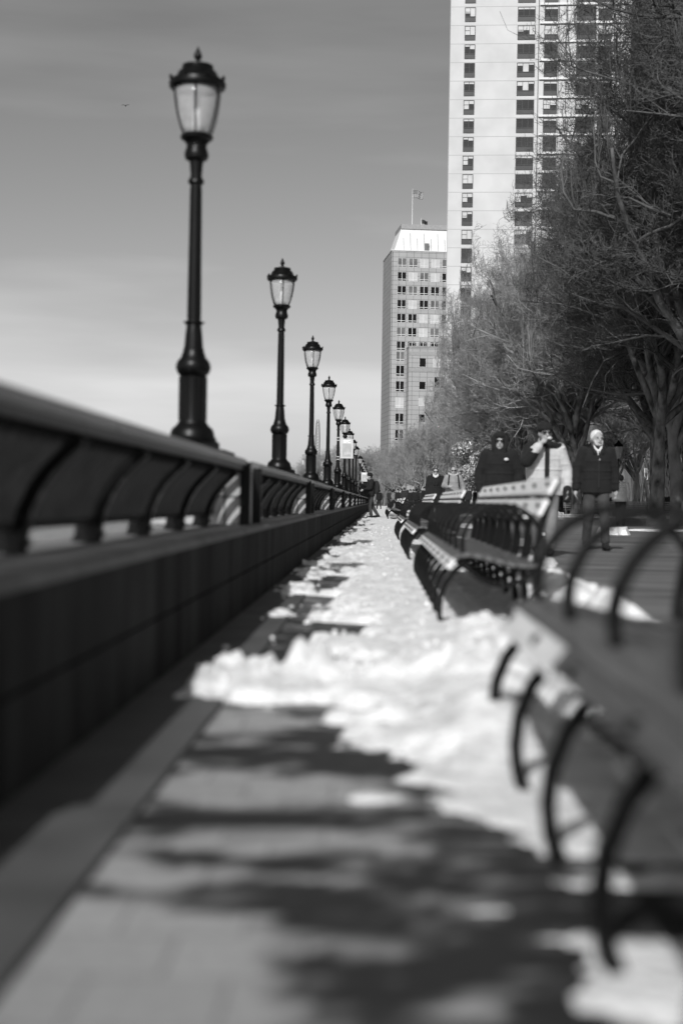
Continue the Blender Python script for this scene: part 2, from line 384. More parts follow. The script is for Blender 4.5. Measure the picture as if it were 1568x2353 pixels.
# ------------------------------------------------------------------ river wall
S = 8.61; Z1 = 9.90                       # lamp pitch and the first lamp
def lampy(k): return Z1 + S*(k-1)
WX = -.82                                  # the wall's walkway face
PIERS = [lampy(k)-.28 for k in range(0, 21)]
CURVE = [(-1.15, .50), (-1.145, .56), (-1.122, .65), (-1.09, .72), (-1.047, .785), (-1.0, .835), (-.945, .885)]
wl = thing('river_wall', 'long low dark granite parapet wall along the esplanade', 'wall')
wb = MB(); cp = MB()
ends = [-8.0] + [lampy(k)-2.0 for k in range(1, 22)] + [200]
for a_, b_ in zip(ends[:-1], ends[1:]):
    wb.box(-1.36, WX, a_+.006, b_-.006, -.02, .222)
    wb.box(-1.36, WX-.004, a_+.006, b_-.006, .232, .460)
wb.box(-1.355, WX-.03, -8, 200, -.02, .457)
cp.v = []; 
prof = [(-1.38, .462), (-1.38, .490), (WX-.03, .504), (WX-.006, .496), (WX+.002, .478), (WX+.002, .462)]
vs = [(x, -8.0, z) for x, z in prof] + [(x, 200.0, z) for x, z in prof]
cp.add(vs, [(i, (i+1) % 6, 6+(i+1) % 6, 6+i) for i in range(6)] + [tuple(range(5, -1, -1)), tuple(range(6, 12))])
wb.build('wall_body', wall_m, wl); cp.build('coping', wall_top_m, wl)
ORD = ['nearest', 'second', 'third', 'fourth', 'fifth', 'sixth', 'seventh', 'eighth', 'ninth', 'tenth', 'eleventh', 'twelfth', 'thirteenth', 'fourteenth', 'fifteenth', 'sixteenth', 'seventeenth', 'eighteenth', 'nineteenth', 'twentieth']
def near_of(k): return ORD[k]
# piers under the lamps
def make_pier():
    p = thing('lamp_pier', 'x', 'pier', group='stone piers under the lamps')
    m = MB(); m.box(-1.66, -.94, 0, .92, .506, .875); m.build('stone_block', pier_m, p)
    m = MB(); m.box(-1.62, -1.07, .06, .86, .875, 1.018); m.build('cap_slab', iron_worn, p)
    m = MB(); m.box(-.94, -.872, -.035, .03, .48, .93); m.build('end_post', iron, p)
    m = MB(); m.box(-.94, -.875, .9, .95, .48, .91); m.build('end_post', iron, p)
    m = MB(); m.box(-1.05, -1.042, -.004, .0, .507, .87); m.box(-1.4, -.94, -.0045, -.0005, .69, .699); m.build('joint', iron_worn, p)
    return p
pier0 = make_pier()
# railing between the piers
def make_railing(y0, length, dense):
    r = thing('railing', 'x', 'railing', (0, y0, 0), group='curved railings between the lamp piers')
    m = MB()
    pr = [(-.99, .914), (-.985, .947), (-.95, .962), (-.91, .952), (-.887, .928), (-.90, .907)]
    n_ = len(pr); y = 0.0
    while y < length-.01:
        y2 = min(length, y+2.9)
        m.add([(x, y+.012, z) for x, z in pr] + [(x, y2-.012, z) for x, z in pr], [(i, (i+1) % n_, n_+(i+1) % n_, n_+i) for i in range(n_)] + [tuple(range(n_-1, -1, -1)), tuple(range(n_, 2*n_))])
        y = y2
    m.box(-.965, -.92, 0, length, .88, .911)
    m.build('top_rail', rail_m, r, smooth=50)
    m = MB(); m.box(-1.16, -1.12, 0, length, .572, .600); m.build('bottom_rail', iron_worn, r)
    y = length-.47
    while y > 0:
        m = MB(); m.bar([(x+.004, z) for x, z in CURVE], y-.032, y+.032, .098); m.box(-1.20, -1.10, y-.04, y+.04, .503, .525)
        for sx in (-.04, .04): m.ell((-1.095, y+sx, .532), (.012, .012, .012), 8, 6); m.ell((-1.095, y+sx*.8, .61), (.012, .012, .012), 8, 6)
        m.build('rib', iron, r)
        y -= 1.19
    m = MB(); y = .04
    pk = [(-1.136, .596)] + [c_ for c_ in CURVE if c_[1] > .6]
    while y < length:
        m.bar([(x, z) for x, z in pk], y-.006, y+.006, .05); y += .128
    m.build('picket_row', iron_worn, r)
    return r
SECL = S-.94
rail0 = make_railing(lampy(1)-.28-SECL, SECL, True)
for k in range(-0, 20):
    ordn = near_of(k) if k < 10 else None
    if k == 0: pr_, rl = None, rail0
    else:
        rl = copy_tree(rail0); rl.location.y = rail0.location.y + S*k
    lab = ('%s curved black iron railing section counted from the camera' % ordn) if ordn else 'tiny %s curved black railing section from the camera, near the wall end' % ORD[k]
    rl['label'] = lab
    pr_ = pier0 if k == 0 else copy_tree(pier0)
    pr_.location = (0, lampy(k+1)-.28, 0)
    pr_['label'] = ('pale stone pier carrying the %s street lamp from the camera' % ordn) if ordn else 'tiny %s stone pier from the camera along the river wall' % ORD[k]
rl = copy_tree(rail0); rl.location.y = rail0.location.y - S; rl['label'] = 'curved railing section beside the camera at the left picture edge'

# ------------------------------------------------------------------ street lamps on the piers
def make_lamp():
    p = thing('street_lamp', 'x', 'street lamp', group='black street lamps along the river wall')
    b0 = 0.0
    m = MB(); m.lathe([(.275, 0), (.275, .045), (.25, .06), (.22, .06)], 4)      # square plate
    m.lathe([(.185, .06), (.19, .085), (.175, .10), (.17, .13), (.16, .16), (.125, .19), (.118, .205)], 28)
    m.build('base', iron, p, smooth=40)
    m = MB()
    n_ = 16; prf = [(.112, .205), (.104, .24), (.104, .55), (.108, .57)]
    m.lathe(prf, n_*2)
    for k in range(n_):
        a = 2*pi*k/n_; m.tube([(.104*cos(a), .104*sin(a), .23), (.104*cos(a), .104*sin(a), .56)], .007, 5)
    m.lathe([(.098, .572), (.12, .59), (.135, .625), (.136, .655), (.122, .69), (.095, .72), (.092, .74), (.082, .76), (.082, .785)], 28)
    m.build('pedestal', iron, p, smooth=40)
    m = MB()
    m.lathe([(.075, .786), (.066, .90), (.058, .965), (.056, .975)], 24)
    m.lathe([(.07, .976), (.074, .985), (.066, 1.0)], 24)
    for k in range(6):
        a = 2*pi*k/6; m.tube([(.066*cos(a), .066*sin(a), .99), (.082*cos(a), .082*sin(a), .995)], .006, 5)
    m.lathe([(.053, 1.001), (.050, 1.6), (.044, 2.06)], 24)
    for k in range(12):
        a = 2*pi*k/12; m.tube([(.051*cos(a), .051*sin(a), 1.02), (.0425*cos(a), .0425*sin(a), 2.03)], .004, 4)
    m.lathe([(.046, 2.061), (.062, 2.075), (.060, 2.10), (.046, 2.115), (.045, 2.14), (.054, 2.245)], 24)
    m.build('shaft', iron, p, smooth=40)
    m = MB()
    m.lathe([(.066, 2.246), (.088, 2.26), (.095, 2.29), (.088, 2.325), (.08, 2.34), (.078, 2.37), (.10, 2.40), (.124, 2.415), (.128, 2.435), (.112, 2.452)], 28)
    m.build('collar', iron, p, smooth=40)
    gp = [(.106, 2.453), (.125, 2.50), (.148, 2.57), (.166, 2.65), (.178, 2.73), (.184, 2.80)]
    m = MB(); m.lathe(gp, 32); m.build('glass_globe', lamp_glass, p, smooth=100)
    m = MB(); m.lathe([(.026, 2.455), (.036, 2.50), (.033, 2.63), (.015, 2.66)], 20); m.build('lamp_core', core_glass, p, smooth=60)
    for k in range(6):
        a = 2*pi*(k+.35)/6; m = MB()
        m.tube([((r_+.012)*cos(a), (r_+.012)*sin(a), z_) for r_, z_ in gp], .008, 5); m.build('glass_rib', iron, p)
    m = MB()
    m.lathe([(.20, 2.80), (.218, 2.815), (.222, 2.845), (.213, 2.865), (.185, 2.872), (.17, 2.885), (.15, 2.93), (.118, 2.96), (.122, 2.975), (.12, 2.985), (.06, 2.998), (.03, 3.01)], 32)
    for k in range(8):
        a = 2*pi*(k+.35)/8; m.ell((.219*cos(a), .219*sin(a), 2.872), (.014, .014, .02), 7, 5)
    m.build('cap', iron, p, smooth=40)
    m = MB(); m.lathe([(.02, 3.011), (.018, 3.03), (.03, 3.045), (.033, 3.065), (.022, 3.09), (.012, 3.11), (.003, 3.135)], 14); m.build('finial', iron, p, smooth=60)
    return p
lamp0 = make_lamp(); LZ = 1.020; LSC = (3.83-LZ)/3.135
lamps = {}
for k in range(1, 21):
    if k == 10: continue
    lp = lamp0 if k == 1 else copy_tree(lamp0)
    lp.location = (-1.31, lampy(k), LZ); lp.scale = (LSC,)*3
    lp.rotation_euler = (0, 0, radians(12) if k == 1 else random.uniform(0, .7) if k > 3 else .3)
    if k <= 9: lp['label'] = ['tall nearest black street lamp with glass globe against open sky', 'second black street lamp from the camera, right of the tallest', 'third black street lamp from the camera along the wall', 'fourth black street lamp, directly left of the one with the large banner', 'fifth black street lamp, the pole holding the larger banner', 'sixth black street lamp, its head just above the larger banner', 'seventh black street lamp, mostly hidden behind the larger banner', 'eighth black street lamp, just right of the larger banner', 'ninth black street lamp, at the right of the first cluster before the gap'][k-1]
    elif k == 11: lp['label'] = 'small black street lamp after the gap, holding the smaller banner'
    else: lp['label'] = 'tiny %s black street lamp beyond the smaller banner' % ORD[k-12].replace('nearest', 'first')
    if k > 1: lp.rotation_euler.x = random.uniform(-.005, .005); lp.rotation_euler.y = random.uniform(-.005, .005)
    lamps[k] = lp

def make_banner(y, label):
    p = thing('banner', label, 'banner', (-1.30+.042, y, .05), group='white banners on lamp posts'); p.scale = (.927,)*3
    m = MB(); m.box(.03, .455, -.006, .006, 2.13, 2.74); m.build('cloth_panel', white_m, p)
    m = MB(); m.box(.09, .40, -.009, -.0065, 2.16, 2.60); m.build('printed_field', grey_print_m, p)
    m = MB(); m.tube([(0, 0, 2.755), (.47, 0, 2.755)], .012, 8); m.tube([(0, 0, 2.115), (.47, 0, 2.115)], .012, 8)
    for z in (2.80, 2.71, 2.16, 2.07): m.lathe([(.056, z-.012), (.056, z+.012)], 14, (-.045, 0, 0))
    m.build('arm', white_m, p)
    cu = bpy.data.curves.new('txt', 'FONT'); cu.body = 'BPC'; cu.size = .135; cu.extrude = .003; cu.offset = .004
    to = bpy.data.objects.new('txt', cu); COL.objects.link(to)
    me = bpy.data.meshes.new_from_object(to.evaluated_get(bpy.context.evaluated_depsgraph_get())); bpy.data.objects.remove(to)
    me.materials.clear(); me.materials.append(mat('white_letters', .9, .6, .02, 3))
    q = bpy.data.objects.new('lettering', me); COL.objects.link(q); q.parent = p; q.location = (.125, -.012, 2.625); q.rotation_euler = (pi/2, 0, 0)
    m = MB(); m.box(.165, .325, -.0085, -.0062, 2.61, 2.735); 
    m = MB()                                             # small pale sailing boats in the print
    for (x, h) in ((.18, .06), (.25, .10), (.30, .13), (.345, .07)):
        m.add([(x-.02, -.011, 2.26), (x+.025, -.011, 2.26), (x+.004, -.011, 2.26+h), (x-.02, -.0095, 2.26), (x+.025, -.0095, 2.26), (x+.004, -.0095, 2.26+h)], [(0, 1, 2), (5, 4, 3), (0, 3, 4, 1), (1, 4, 5, 2), (2, 5, 3, 0)])
        m.box(x-.03, x+.03, -.011, -.0095, 2.235, 2.25)
    m.build('printed_picture', white_m, p)
    return p
make_banner(lampy(5), 'larger white banner on a lamp post reading BPC above a faint picture')
make_banner(lampy(11), 'smaller distant white banner reading BPC on a far lamp post')

# ------------------------------------------------------------------ benches with hoop arms
BL = 5.24
def make_bench():
    p = thing('park_bench', 'x', 'bench', group='hoop armed benches facing the river')
    M = Matrix.Translation((.386, 0, .356)) @ Matrix.Rotation(-radians(50), 4, 'Y')
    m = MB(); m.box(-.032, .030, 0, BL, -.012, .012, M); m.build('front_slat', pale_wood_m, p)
    for (x, z, a) in [(.418, .392, 30), (.468, .403, 6), (.527, .397, -10), (.586, .384, -14), (.645, .369, -14), (.704, .356, -10), (.763, .35, -4), (.82, .352, 8)]:
        M = Matrix.Translation((x, 0, z)) @ Matrix.Rotation(-radians(a), 4, 'Y')
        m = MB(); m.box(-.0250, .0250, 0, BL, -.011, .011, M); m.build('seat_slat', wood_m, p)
    for (x, z) in [(.868, .660), (.918, .775)]:
        M = Matrix.Translation((x, 0, z)) @ Matrix.Rotation(radians(28), 4, 'Y')
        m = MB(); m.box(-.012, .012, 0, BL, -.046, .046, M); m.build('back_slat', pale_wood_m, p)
    nf = 9
    for k in range(nf):
        y = .06 + (BL-.12)*k/(nf-1)
        m = MB()
        hp = [(.66+.215*cos(a), .455+.215*sin(a)) for a in lin(radians(-200), radians(160), 34)]
        m.bar(hp, y-.024, y+.024, .026)
        m.build('arm_hoop', iron, p)
        m = MB()
        m.bar([(.47, .37), (.41, .315), (.362, .25), (.335, .18), (.328, .11), (.335, .05), (.355, .0)], y-.015, y+.015, .03)
        m.bar([(.47, .39), (.60, .36), (.72, .335), (.84, .33)], y-.018, y+.018, .02)
        m.build('front_leg', iron, p)
        m = MB()
        m.bar([(.87, .0), (.855, .12), (.84, .25), (.838, .38), (.862, .55), (.895, .66), (.955, .82)], y-.024, y+.024, .034)
        m.build('rear_leg', iron, p)
        if k < nf:
            for c_ in ((.375, y, .358), (.895, y, .785), (.845, y, .672)):
                m = MB(); m.ell(c_, (.016, .018, .018) if c_[0] < .4 else (.011, .013, .013), 8, 6); m.build('bolt', iron, p, smooth=100)
    return p
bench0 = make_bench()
BY = [(-1.2, 'nearest long bench with black hoop arms at the right picture edge'), (7.55, 'second bench with a row of hoops and sunlit pale back slats'),
      (15.6, 'third bench with hoop arms, behind the one with bright back slats'), (23.6, 'fourth bench, hoops partly hidden by the third bench'),
      (51.5, 'small far bench with ring shaped arms beside the snowy path'), (59.8, 'farthest bench but one, its rings just behind the small ring armed bench'),
      (68.3, 'tiny bench near the crowd at the end of the snowy path')]
for i, (y, lab) in enumerate(BY):
    bch = bench0 if i == 0 else copy_tree(bench0)
    bch.location = (0, y, 0); bch['label'] = lab
# the nearest bench: painted shade darkens its front board, painted sun keeps the last stretch pale
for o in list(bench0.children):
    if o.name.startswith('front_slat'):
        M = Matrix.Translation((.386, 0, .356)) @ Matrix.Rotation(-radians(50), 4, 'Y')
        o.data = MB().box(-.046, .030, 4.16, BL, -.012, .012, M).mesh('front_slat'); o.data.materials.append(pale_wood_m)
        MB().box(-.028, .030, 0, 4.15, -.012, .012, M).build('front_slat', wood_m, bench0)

# ------------------------------------------------------------------ bare trees
def make_tree_meshes(seed, H=14.5, fork=3.0, spread=1.0, levels=5, twig=.009, rt=.30, kids=(7, 8, 8, 7, 6)):
    rnd = random.Random(seed); T = ([], []); Cc = ([], []); RM = 6.0
    def tube(dst, pts, rads, n):
        vs, fs = dst; o = len(vs); k = len(pts); up = Vector((.3, .2, 1)).normalized()
        for i in range(k):
            d = pts[min(i+1, k-1)] - pts[max(i-1, 0)]; u = d.cross(up)
            if u.length < 1e-5: u = d.cross(Vector((1, 0, 0)))
            u.normalize(); v = d.cross(u).normalized()
            for j in range(n):
                a = 2*pi*j/n; q = pts[i] + (u*cos(a)+v*sin(a))*rads[i]; vs.append((q.x, q.y, q.z))
        for i in range(k-1):
            for j in range(n):
                j2 = (j+1) % n; fs.append((o+i*n+j, o+i*n+j2, o+(i+1)*n+j2, o+(i+1)*n+j))
    def grow(p, d, Ln, r, lev):
        seg = [7, 7, 6, 4, 3, 3][lev]; pts = [p]; dd = d.copy(); rads = [r]
        wob = [.05, .12, .22, .34, .38, .4][lev]
        for i in range(seg):
            dd = dd + Vector((rnd.gauss(0, wob), rnd.gauss(0, wob), rnd.gauss(0, wob)*.8 + ([.0, .05, .04, .05, .06, .03][lev])))
            if lev > 0 and sqrt(pts[-1].x**2+pts[-1].y**2) > RM-.6 and dd.x*pts[-1].x+dd.y*pts[-1].y > 0: dd.x *= .25; dd.y *= .25; dd.z += .25
            dd.normalize(); pts.append(pts[-1] + dd*(Ln/seg)); rads.append(max(twig*.7, r*(1-(.5 if lev == 0 else .72)*(i+1)/seg)))
        tube(T if lev <= 1 else Cc, pts, rads, [12, 9, 6, 4, 3, 3][lev])
        if lev >= levels: return
        nk = kids[lev]
        for c in range(nk):
            if lev == 0: f = rnd.uniform(.62, 1.0) if c else 1.0
            else: f = .18 + .82*(c+rnd.random())/nk
            i = min(seg-1, int(f*seg)); pp = pts[i].lerp(pts[i+1], f*seg-i)
            if lev > 0 and sqrt(pp.x**2+pp.y**2) > RM+rnd.uniform(-.7, .5): continue
            base = (pts[i+1]-pts[i]).normalized()
            ang = rnd.uniform(.35, .85) if lev == 0 else rnd.uniform(.5, 1.15)
            az = 2*pi*(c+rnd.random()*.6)/nk if lev == 0 else rnd.uniform(0, 2*pi)
            side = base.cross(Vector((cos(az), sin(az), .3))).normalized()
            nd = (Matrix.Rotation(ang*(spread if lev == 0 else 1), 3, side) @ base).normalized()
            if lev == 0: L2 = H*.62*rnd.uniform(.8, 1.1)
            else: L2 = Ln*rnd.uniform(.38, .62)*(1.1-.35*f)
            grow(pp, nd, L2, max(twig, rads[i]*rnd.uniform(.45, .66) if lev else r*rnd.uniform(.42, .6)), lev+1)
    grow(Vector((0, 0, -.1)), Vector((rnd.gauss(0, .05), rnd.gauss(0, .05), 1)).normalized(), fork+1.3, rt, 0)
    # root flare
    vs, fs = T
    for i in range(12): x, y, z = vs[i]; vs[i] = (x*1.35, y*1.35, z)
    out_ = []
    for nm, (vs, fs) in (('trunk', T), ('crown', Cc)):
        me = bpy.data.meshes.new(nm); me.from_pydata(vs, [], fs); me.polygons.foreach_set('use_smooth', [True]*len(fs)); out_.append(me)
    return out_
PROTO = [make_tree_meshes(s_, H=h_, twig=.007, kids=kd) for s_, h_, kd in ((11, 14.5, (8, 10, 9, 9, 7)), (23, 13.5, (8, 10, 9, 9, 7)), (5, 15.5, (9, 10, 9, 8, 7)))]
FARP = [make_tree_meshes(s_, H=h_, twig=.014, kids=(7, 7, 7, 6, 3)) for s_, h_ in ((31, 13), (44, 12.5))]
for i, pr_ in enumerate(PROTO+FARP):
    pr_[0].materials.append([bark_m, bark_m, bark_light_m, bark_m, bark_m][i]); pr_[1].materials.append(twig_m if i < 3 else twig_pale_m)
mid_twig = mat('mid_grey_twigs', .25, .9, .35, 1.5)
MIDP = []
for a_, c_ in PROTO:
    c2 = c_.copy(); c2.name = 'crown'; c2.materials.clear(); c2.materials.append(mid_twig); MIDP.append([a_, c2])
def tree(pr_, loc, rz, sc, label, group, sz=None):
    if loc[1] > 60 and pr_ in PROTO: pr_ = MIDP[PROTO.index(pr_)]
    p = thing('bare_tree', label, 'tree', loc, rz, group); p.scale = (sc, sc, sz or sc)
    for nm, me in zip(('trunk', 'crown'), pr_):
        o = bpy.data.objects.new(nm, me); COL.objects.link(o); o.parent = p
    return p
G1 = 'bare trees lining the promenade'
tree(PROTO[0], (11.9, 61.5, 0), .4, 1.0, 'thick mottled tree trunk forking low, right of the white haired man', G1)
tree(PROTO[1], (9.0, 65, 0), 2.2, .95, 'bare tree whose flared trunk base stands between the parka wearer and the white haired man', G1)
tree(PROTO[2], (11.15, 53, 0), 4.0, 1.05, 'pale barked tree with trunk at the right picture edge', G1)
tree(PROTO[1], (9.4, 41, 0), 5.2, 1.03, 'nearest bare tree, its blurred twigs crossing the tower windows', G1)
tree(PROTO[1], (11.6, 36, 0), 1.2, 1.22, 'high bare tree nearest the camera on the right, twigs across the tower top', G1)
tree(PROTO[0], (13.6, 44, 0), 2.9, 1.42, 'large bare tree beyond the right edge, upper branches filling the top corner', G1)
tree(PROTO[2], (12.3, 34, 0), .9, 1.18, 'bare tree out of frame at right with only its top twigs showing', G1)
tree(PROTO[0], (9.8, 50.5, 0), 1.7, 1.0, 'bare tree with wide crown in front of the white tower base', G1)
tree(PROTO[1], (15.5, 54, 0), 3.7, 1.25, 'tall bare tree behind the pale barked one at the right edge', G1)
tree(PROTO[2], (9.2, 73, 0), .3, 1.0, 'bare tree standing behind the couple, above the glossy evergreen', G1)
tree(PROTO[0], (9.0, 84, 0), 3.3, 1.0, 'mid row bare tree above the couple with sunglasses', G1)
FARL = 'bare tree in the hazy grey row receding along the promenade'
rows = []
for i, y in enumerate([94, 104, 115, 126, 138, 150, 163, 177, 192, 208, 226, 246, 268, 292, 315]):
    rows.append((9.5+.3*sin(i*2.1), y))
for i, y in enumerate([48, 62, 70, 80, 92, 106, 122, 140, 160, 185, 215, 250, 290]):
    rows.append((18.5+1.2*sin(i*1.7), y+2))
for i, y in enumerate([58, 72, 88, 108, 132, 165, 205]):
    rows.append((26+1.5*sin(i*2.7), y))
for i, (x, y) in enumerate(rows):
    far = y > 112
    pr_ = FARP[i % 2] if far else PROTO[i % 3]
    nth = ['first', 'second', 'third', 'fourth', 'fifth', 'sixth', 'seventh', 'eighth', 'ninth', 'tenth', 'eleventh', 'twelfth', 'thirteenth', 'fourteenth', 'fifteenth']
    lab = ('%s bare tree of the receding promenade row, counted away from the glossy evergreen' % nth[i]) if i < 15 else (('%s bare tree from the camera in the second row behind the promenade trees' % nth[i-15]) if i < 28 else '%s bare tree from the camera in the deep park row at right' % nth[i-28])
    tree(pr_, (x, y, 0), i*1.9, 1.0+.12*sin(i*3.1), lab, 'far bare trees' if x < 12 else ('second row of bare trees' if x < 22 else 'third row of bare trees'))
for i, (x, y, s_) in enumerate([(5.2, 335, .95), (9.5, 345, 1.05), (1.0, 352, 1.05), (-3.2, 345, 1.1), (-7, 372, 1.0), (-10.5, 362, 1.1), (-14.5, 380, 1.05), (-18, 395, 1.1), (-1, 372, 1.1), (3.4, 365, 1.1), (-12, 400, 1.2), (-6, 400, 1.2), (-22, 398, .8)]):
    tree(FARP[i % 2], (x, y, 0), i*2.3, s_, '%s distant bare tree from the right where the esplanade ends' % nth[[1, 0, 3, 5, 7, 8, 10, 11, 4, 2, 9, 6, 12][i]], 'bare trees at the end of the esplanade')

# saplings: thin pale stems near the crowd
for i, (px, Z) in enumerate([(930, 150), (952, 128), (975, 116), (990, 140), (1012, 118), (905, 170), (1030, 108), (882, 190)]):
    q = at(px, 1150, Z); p = thing('sapling', '%s thin pale young tree stem from the left near the crowd' % nth[[1, 3, 4, 5, 6, 2, 7, 0][i]], 'young tree', (q.x, Z, 0), 0, 'thin pale young trees near the crowd')
    m = MB(); m.tube([(0, 0, 0), (.05, 0, 1.5), (-.03, 0, 3.2), (.02, .02, 4.6)], [.10, .09, .07, .04], 8); m.build('stem', bark_light_m, p)
    o = bpy.data.objects.new('crown', FARP[i % 2][1]); COL.objects.link(o); o.parent = p; o.scale = (.45, .45, .55)

# leafy clumps
def leaf_cloud(name, seed, n_, rx, ry, rz_, size, m, parent=None, zoff=0):
    rnd = random.Random(seed); vs = []; fs = []
    cl = [(rnd.uniform(-1, 1), rnd.uniform(-1, 1), rnd.uniform(-1, 1), rnd.uniform(.18, .42)) for _ in range(34)]
    cl = [c_ for c_ in cl if c_[0]**2+c_[1]**2+c_[2]**2 < 1.05]
    for k in range(n_):
        c_ = rnd.choice(cl); d = Vector((rnd.gauss(0, 1), rnd.gauss(0, 1), rnd.gauss(0, 1))).normalized()*(rnd.random()**.4)*c_[3]
        p = Vector(((c_[0]*.8+d.x)*rx, (c_[1]*.8+d.y)*ry, (c_[2]*.8+d.z)*rz_+zoff))
        a = Euler((rnd.uniform(0, 6), rnd.uniform(0, 6), rnd.uniform(0, 6))).to_matrix(); s_ = size*rnd.uniform(.6, 1.4)
        o = len(vs)
        for q in ((-1, 0, 0), (0, -.45, .1), (1, 0, 0), (0, .45, .1)): vs.append(tuple(p + a @ Vector(q)*s_))
        fs.append((o, o+1, o+2, o+3))
    me = bpy.data.meshes.new(name); me.from_pydata(vs, [], fs); me.materials.append(m)
    o = bpy.data.objects.new(name, me); COL.objects.link(o); o.parent = parent
    return o
ev = thing('evergreen_tree', 'glossy leaved evergreen glinting in the sun behind the couple', 'tree', (5.9, 80, 0))
m = MB(); m.tube([(0, 0, 0), (.1, 0, 1.2), (-.1, 0, 2.6)], [.14, .1, .06], 8); m.build('trunk', bark_m, ev)
leaf_cloud('crown', 4, 9000, 2.6, 2.2, 2.1, .10, leaf_m, ev, 2.6)
ev = thing('evergreen_tree', 'second glossy evergreen showing between the two trunks by the white haired man', 'tree', (13.4, 90, 0))
m = MB(); m.tube([(0, 0, 0), (.1, 0, 1.2), (-.1, 0, 3.0)], [.16, .12, .06], 8); m.build('trunk', bark_m, ev)
leaf_cloud('crown', 9, 9000, 2.8, 2.4, 2.8, .10, leaf_m, ev, 3.4)
# planter with dark bush at the right edge
pl = thing('planter', 'dark planter box with low leafy shrub at the right edge', 'planter', (12.35, 52, 0))
m = MB(); m.box(-1.4, 1.4, -.55, .55, 0, .42); m.box(-1.44, 1.44, -.59, .59, .42, .47); m.build('box', iron_worn, pl)
leaf_cloud('shrub', 21, 5000, 1.5, .6, .42, .06, bush_m, pl, .72)
for i, (x, y, w_) in enumerate([(16, 69, 3.0), (9, 71.5, 3.5), (21, 73, 4)]):
    hd = leaf_cloud('hedge', 60+i, 8000, w_, .9, .8, .09, bush_m, None, .7); hd.location = (x, y, 0)
    tag(hd, ['dark low hedge behind the white slatted seat at right', 'dark low hedge behind the two forked tree trunks', 'dark hedge farther back at the right edge'][i], 'hedge', 'dark hedges in the park')
# upright bare shrubs (canes) behind the right hand trees
cn_ = MB(); rnd = random.Random(2)
for k in range(260):
    x = rnd.uniform(13.5, 19.0); y = rnd.uniform(74, 78); h = rnd.uniform(2.2, 4.2)
    cn_.tube([(x, y, 0), (x+rnd.gauss(0, .15), y, h*.5), (x+rnd.gauss(0, .35), y, h)], [.02, .014, .006], 3, False)
tag(cn_.build('cane_thicket', twig_pale_m), kind='stuff')

# slatted park seats in the bed, low wire fences, snow fence posts
def park_seat(loc, label, w_=4.2):
    p = thing('slatted_seat', label, 'bench', loc, 0, 'slatted seats in the tree bed')
    for z in (.50, .60, .70, .80):
        m = MB(); m.box(-w_/2, w_/2, .0, .03, z, z+.065); m.build('back_slat', mid_wood, p)
    m = MB(); m.box(-w_/2, w_/2, -.45, -.02, .40, .43); m.build('seat', mid_wood, p)
    x = -w_/2+.1
    while x < w_/2:
        m = MB(); m.tube([(x, -.4, 0), (x, -.42, .40)], .018, 6); m.tube([(x, .05, 0), (x, .05, .86)], .018, 6); m.build('leg', white_m, p); x += .42
    return p
mid_wood = mat('grey_weathered_wood', .3, .8, .3, 6, (.4, 6, 6), bump=.2)
park_seat((10.9, 68.2, .0), 'pale slatted seat seen between the two forked trunks')
park_seat((15.2, 67.0, .0), 'slatted seat at the right edge behind the planter shrub')
def wire_fence(x0, x1, y, label):
    p = thing('wire_fence', label, 'fence', (0, y, 0), 0, 'low wire fences round the tree beds')
    m = MB(); x = x0
    while x <= x1+.01: m.tube([(x, 0, 0), (x, 0, .72)], .016, 6); x += (x1-x0)/4
    m.build('post', iron, p)
    m = MB()
    for z in lin(.08, .68, 7): m.tube([(x0, 0, z), (x1, 0, z)], .004, 3, False)
    x = x0
    while x < x1: m.tube([(x, 0, .05), (x, 0, .7)], .004, 3, False); x += .1
    m.build('wire_mesh', iron_worn, p)
wire_fence(7.5, 13.5, 64.0, 'low wire mesh fence in front of the forked tree trunks')
wire_fence(14.2, 18.4, 63.8, 'low wire mesh fence at the right edge behind the planter')
for (x, y, lab) in [(11.62, 60.9, 'left white stake strapped to the thick mottled trunk'), (12.1, 60.95, 'right white stake strapped to the thick mottled trunk'), (10.15, 64.6, 'white stake left of the thick mottled trunk, below the silver coat')]:
    m = MB(); m.box(-.05, .05, -.02, .02, 0, .82); m.box(-.055, .055, -.025, .025, .6, .64); o = m.build('tree_stake', white_m); o.location = (x, y, 0); tag(o, lab, 'stake', 'white stakes at the tree trunks')
# small park lamps among the trees
def park_lamp(px, Z, top, label):
    q = at(px, 1150, Z); p = thing('park_lamp', label, 'street lamp', (q.x, Z, 0), 0, 'small lamps in the park')
    h = top
    m = MB(); m.lathe([(.16, 0), (.14, .3), (.10, .7), (.05, .8), (.045, h-.8)], 12); m.build('shaft', iron, p, smooth=40)
    m = MB(); m.lathe([(.08, h-.8), (.13, h-.72), (.2, h-.3), (.21, h-.22)], 14); m.build('glass_globe', lamp_glass, p, smooth=60)
    m = MB(); m.lathe([(.24, h-.22), (.22, h-.14), (.1, h-.05), (.02, h+.08)], 14); m.build('cap', iron, p, smooth=60)
park_lamp(1065, 82, 3.7, 'slim lamp with pale globe in front of the glinting evergreen')
park_lamp(1418, 66, 3.6, 'dark lamp head just right of the white haired head')
park_lamp(816.5, 150, 2.9, 'small pale globed lamp low between far lamp posts left of the profile man')

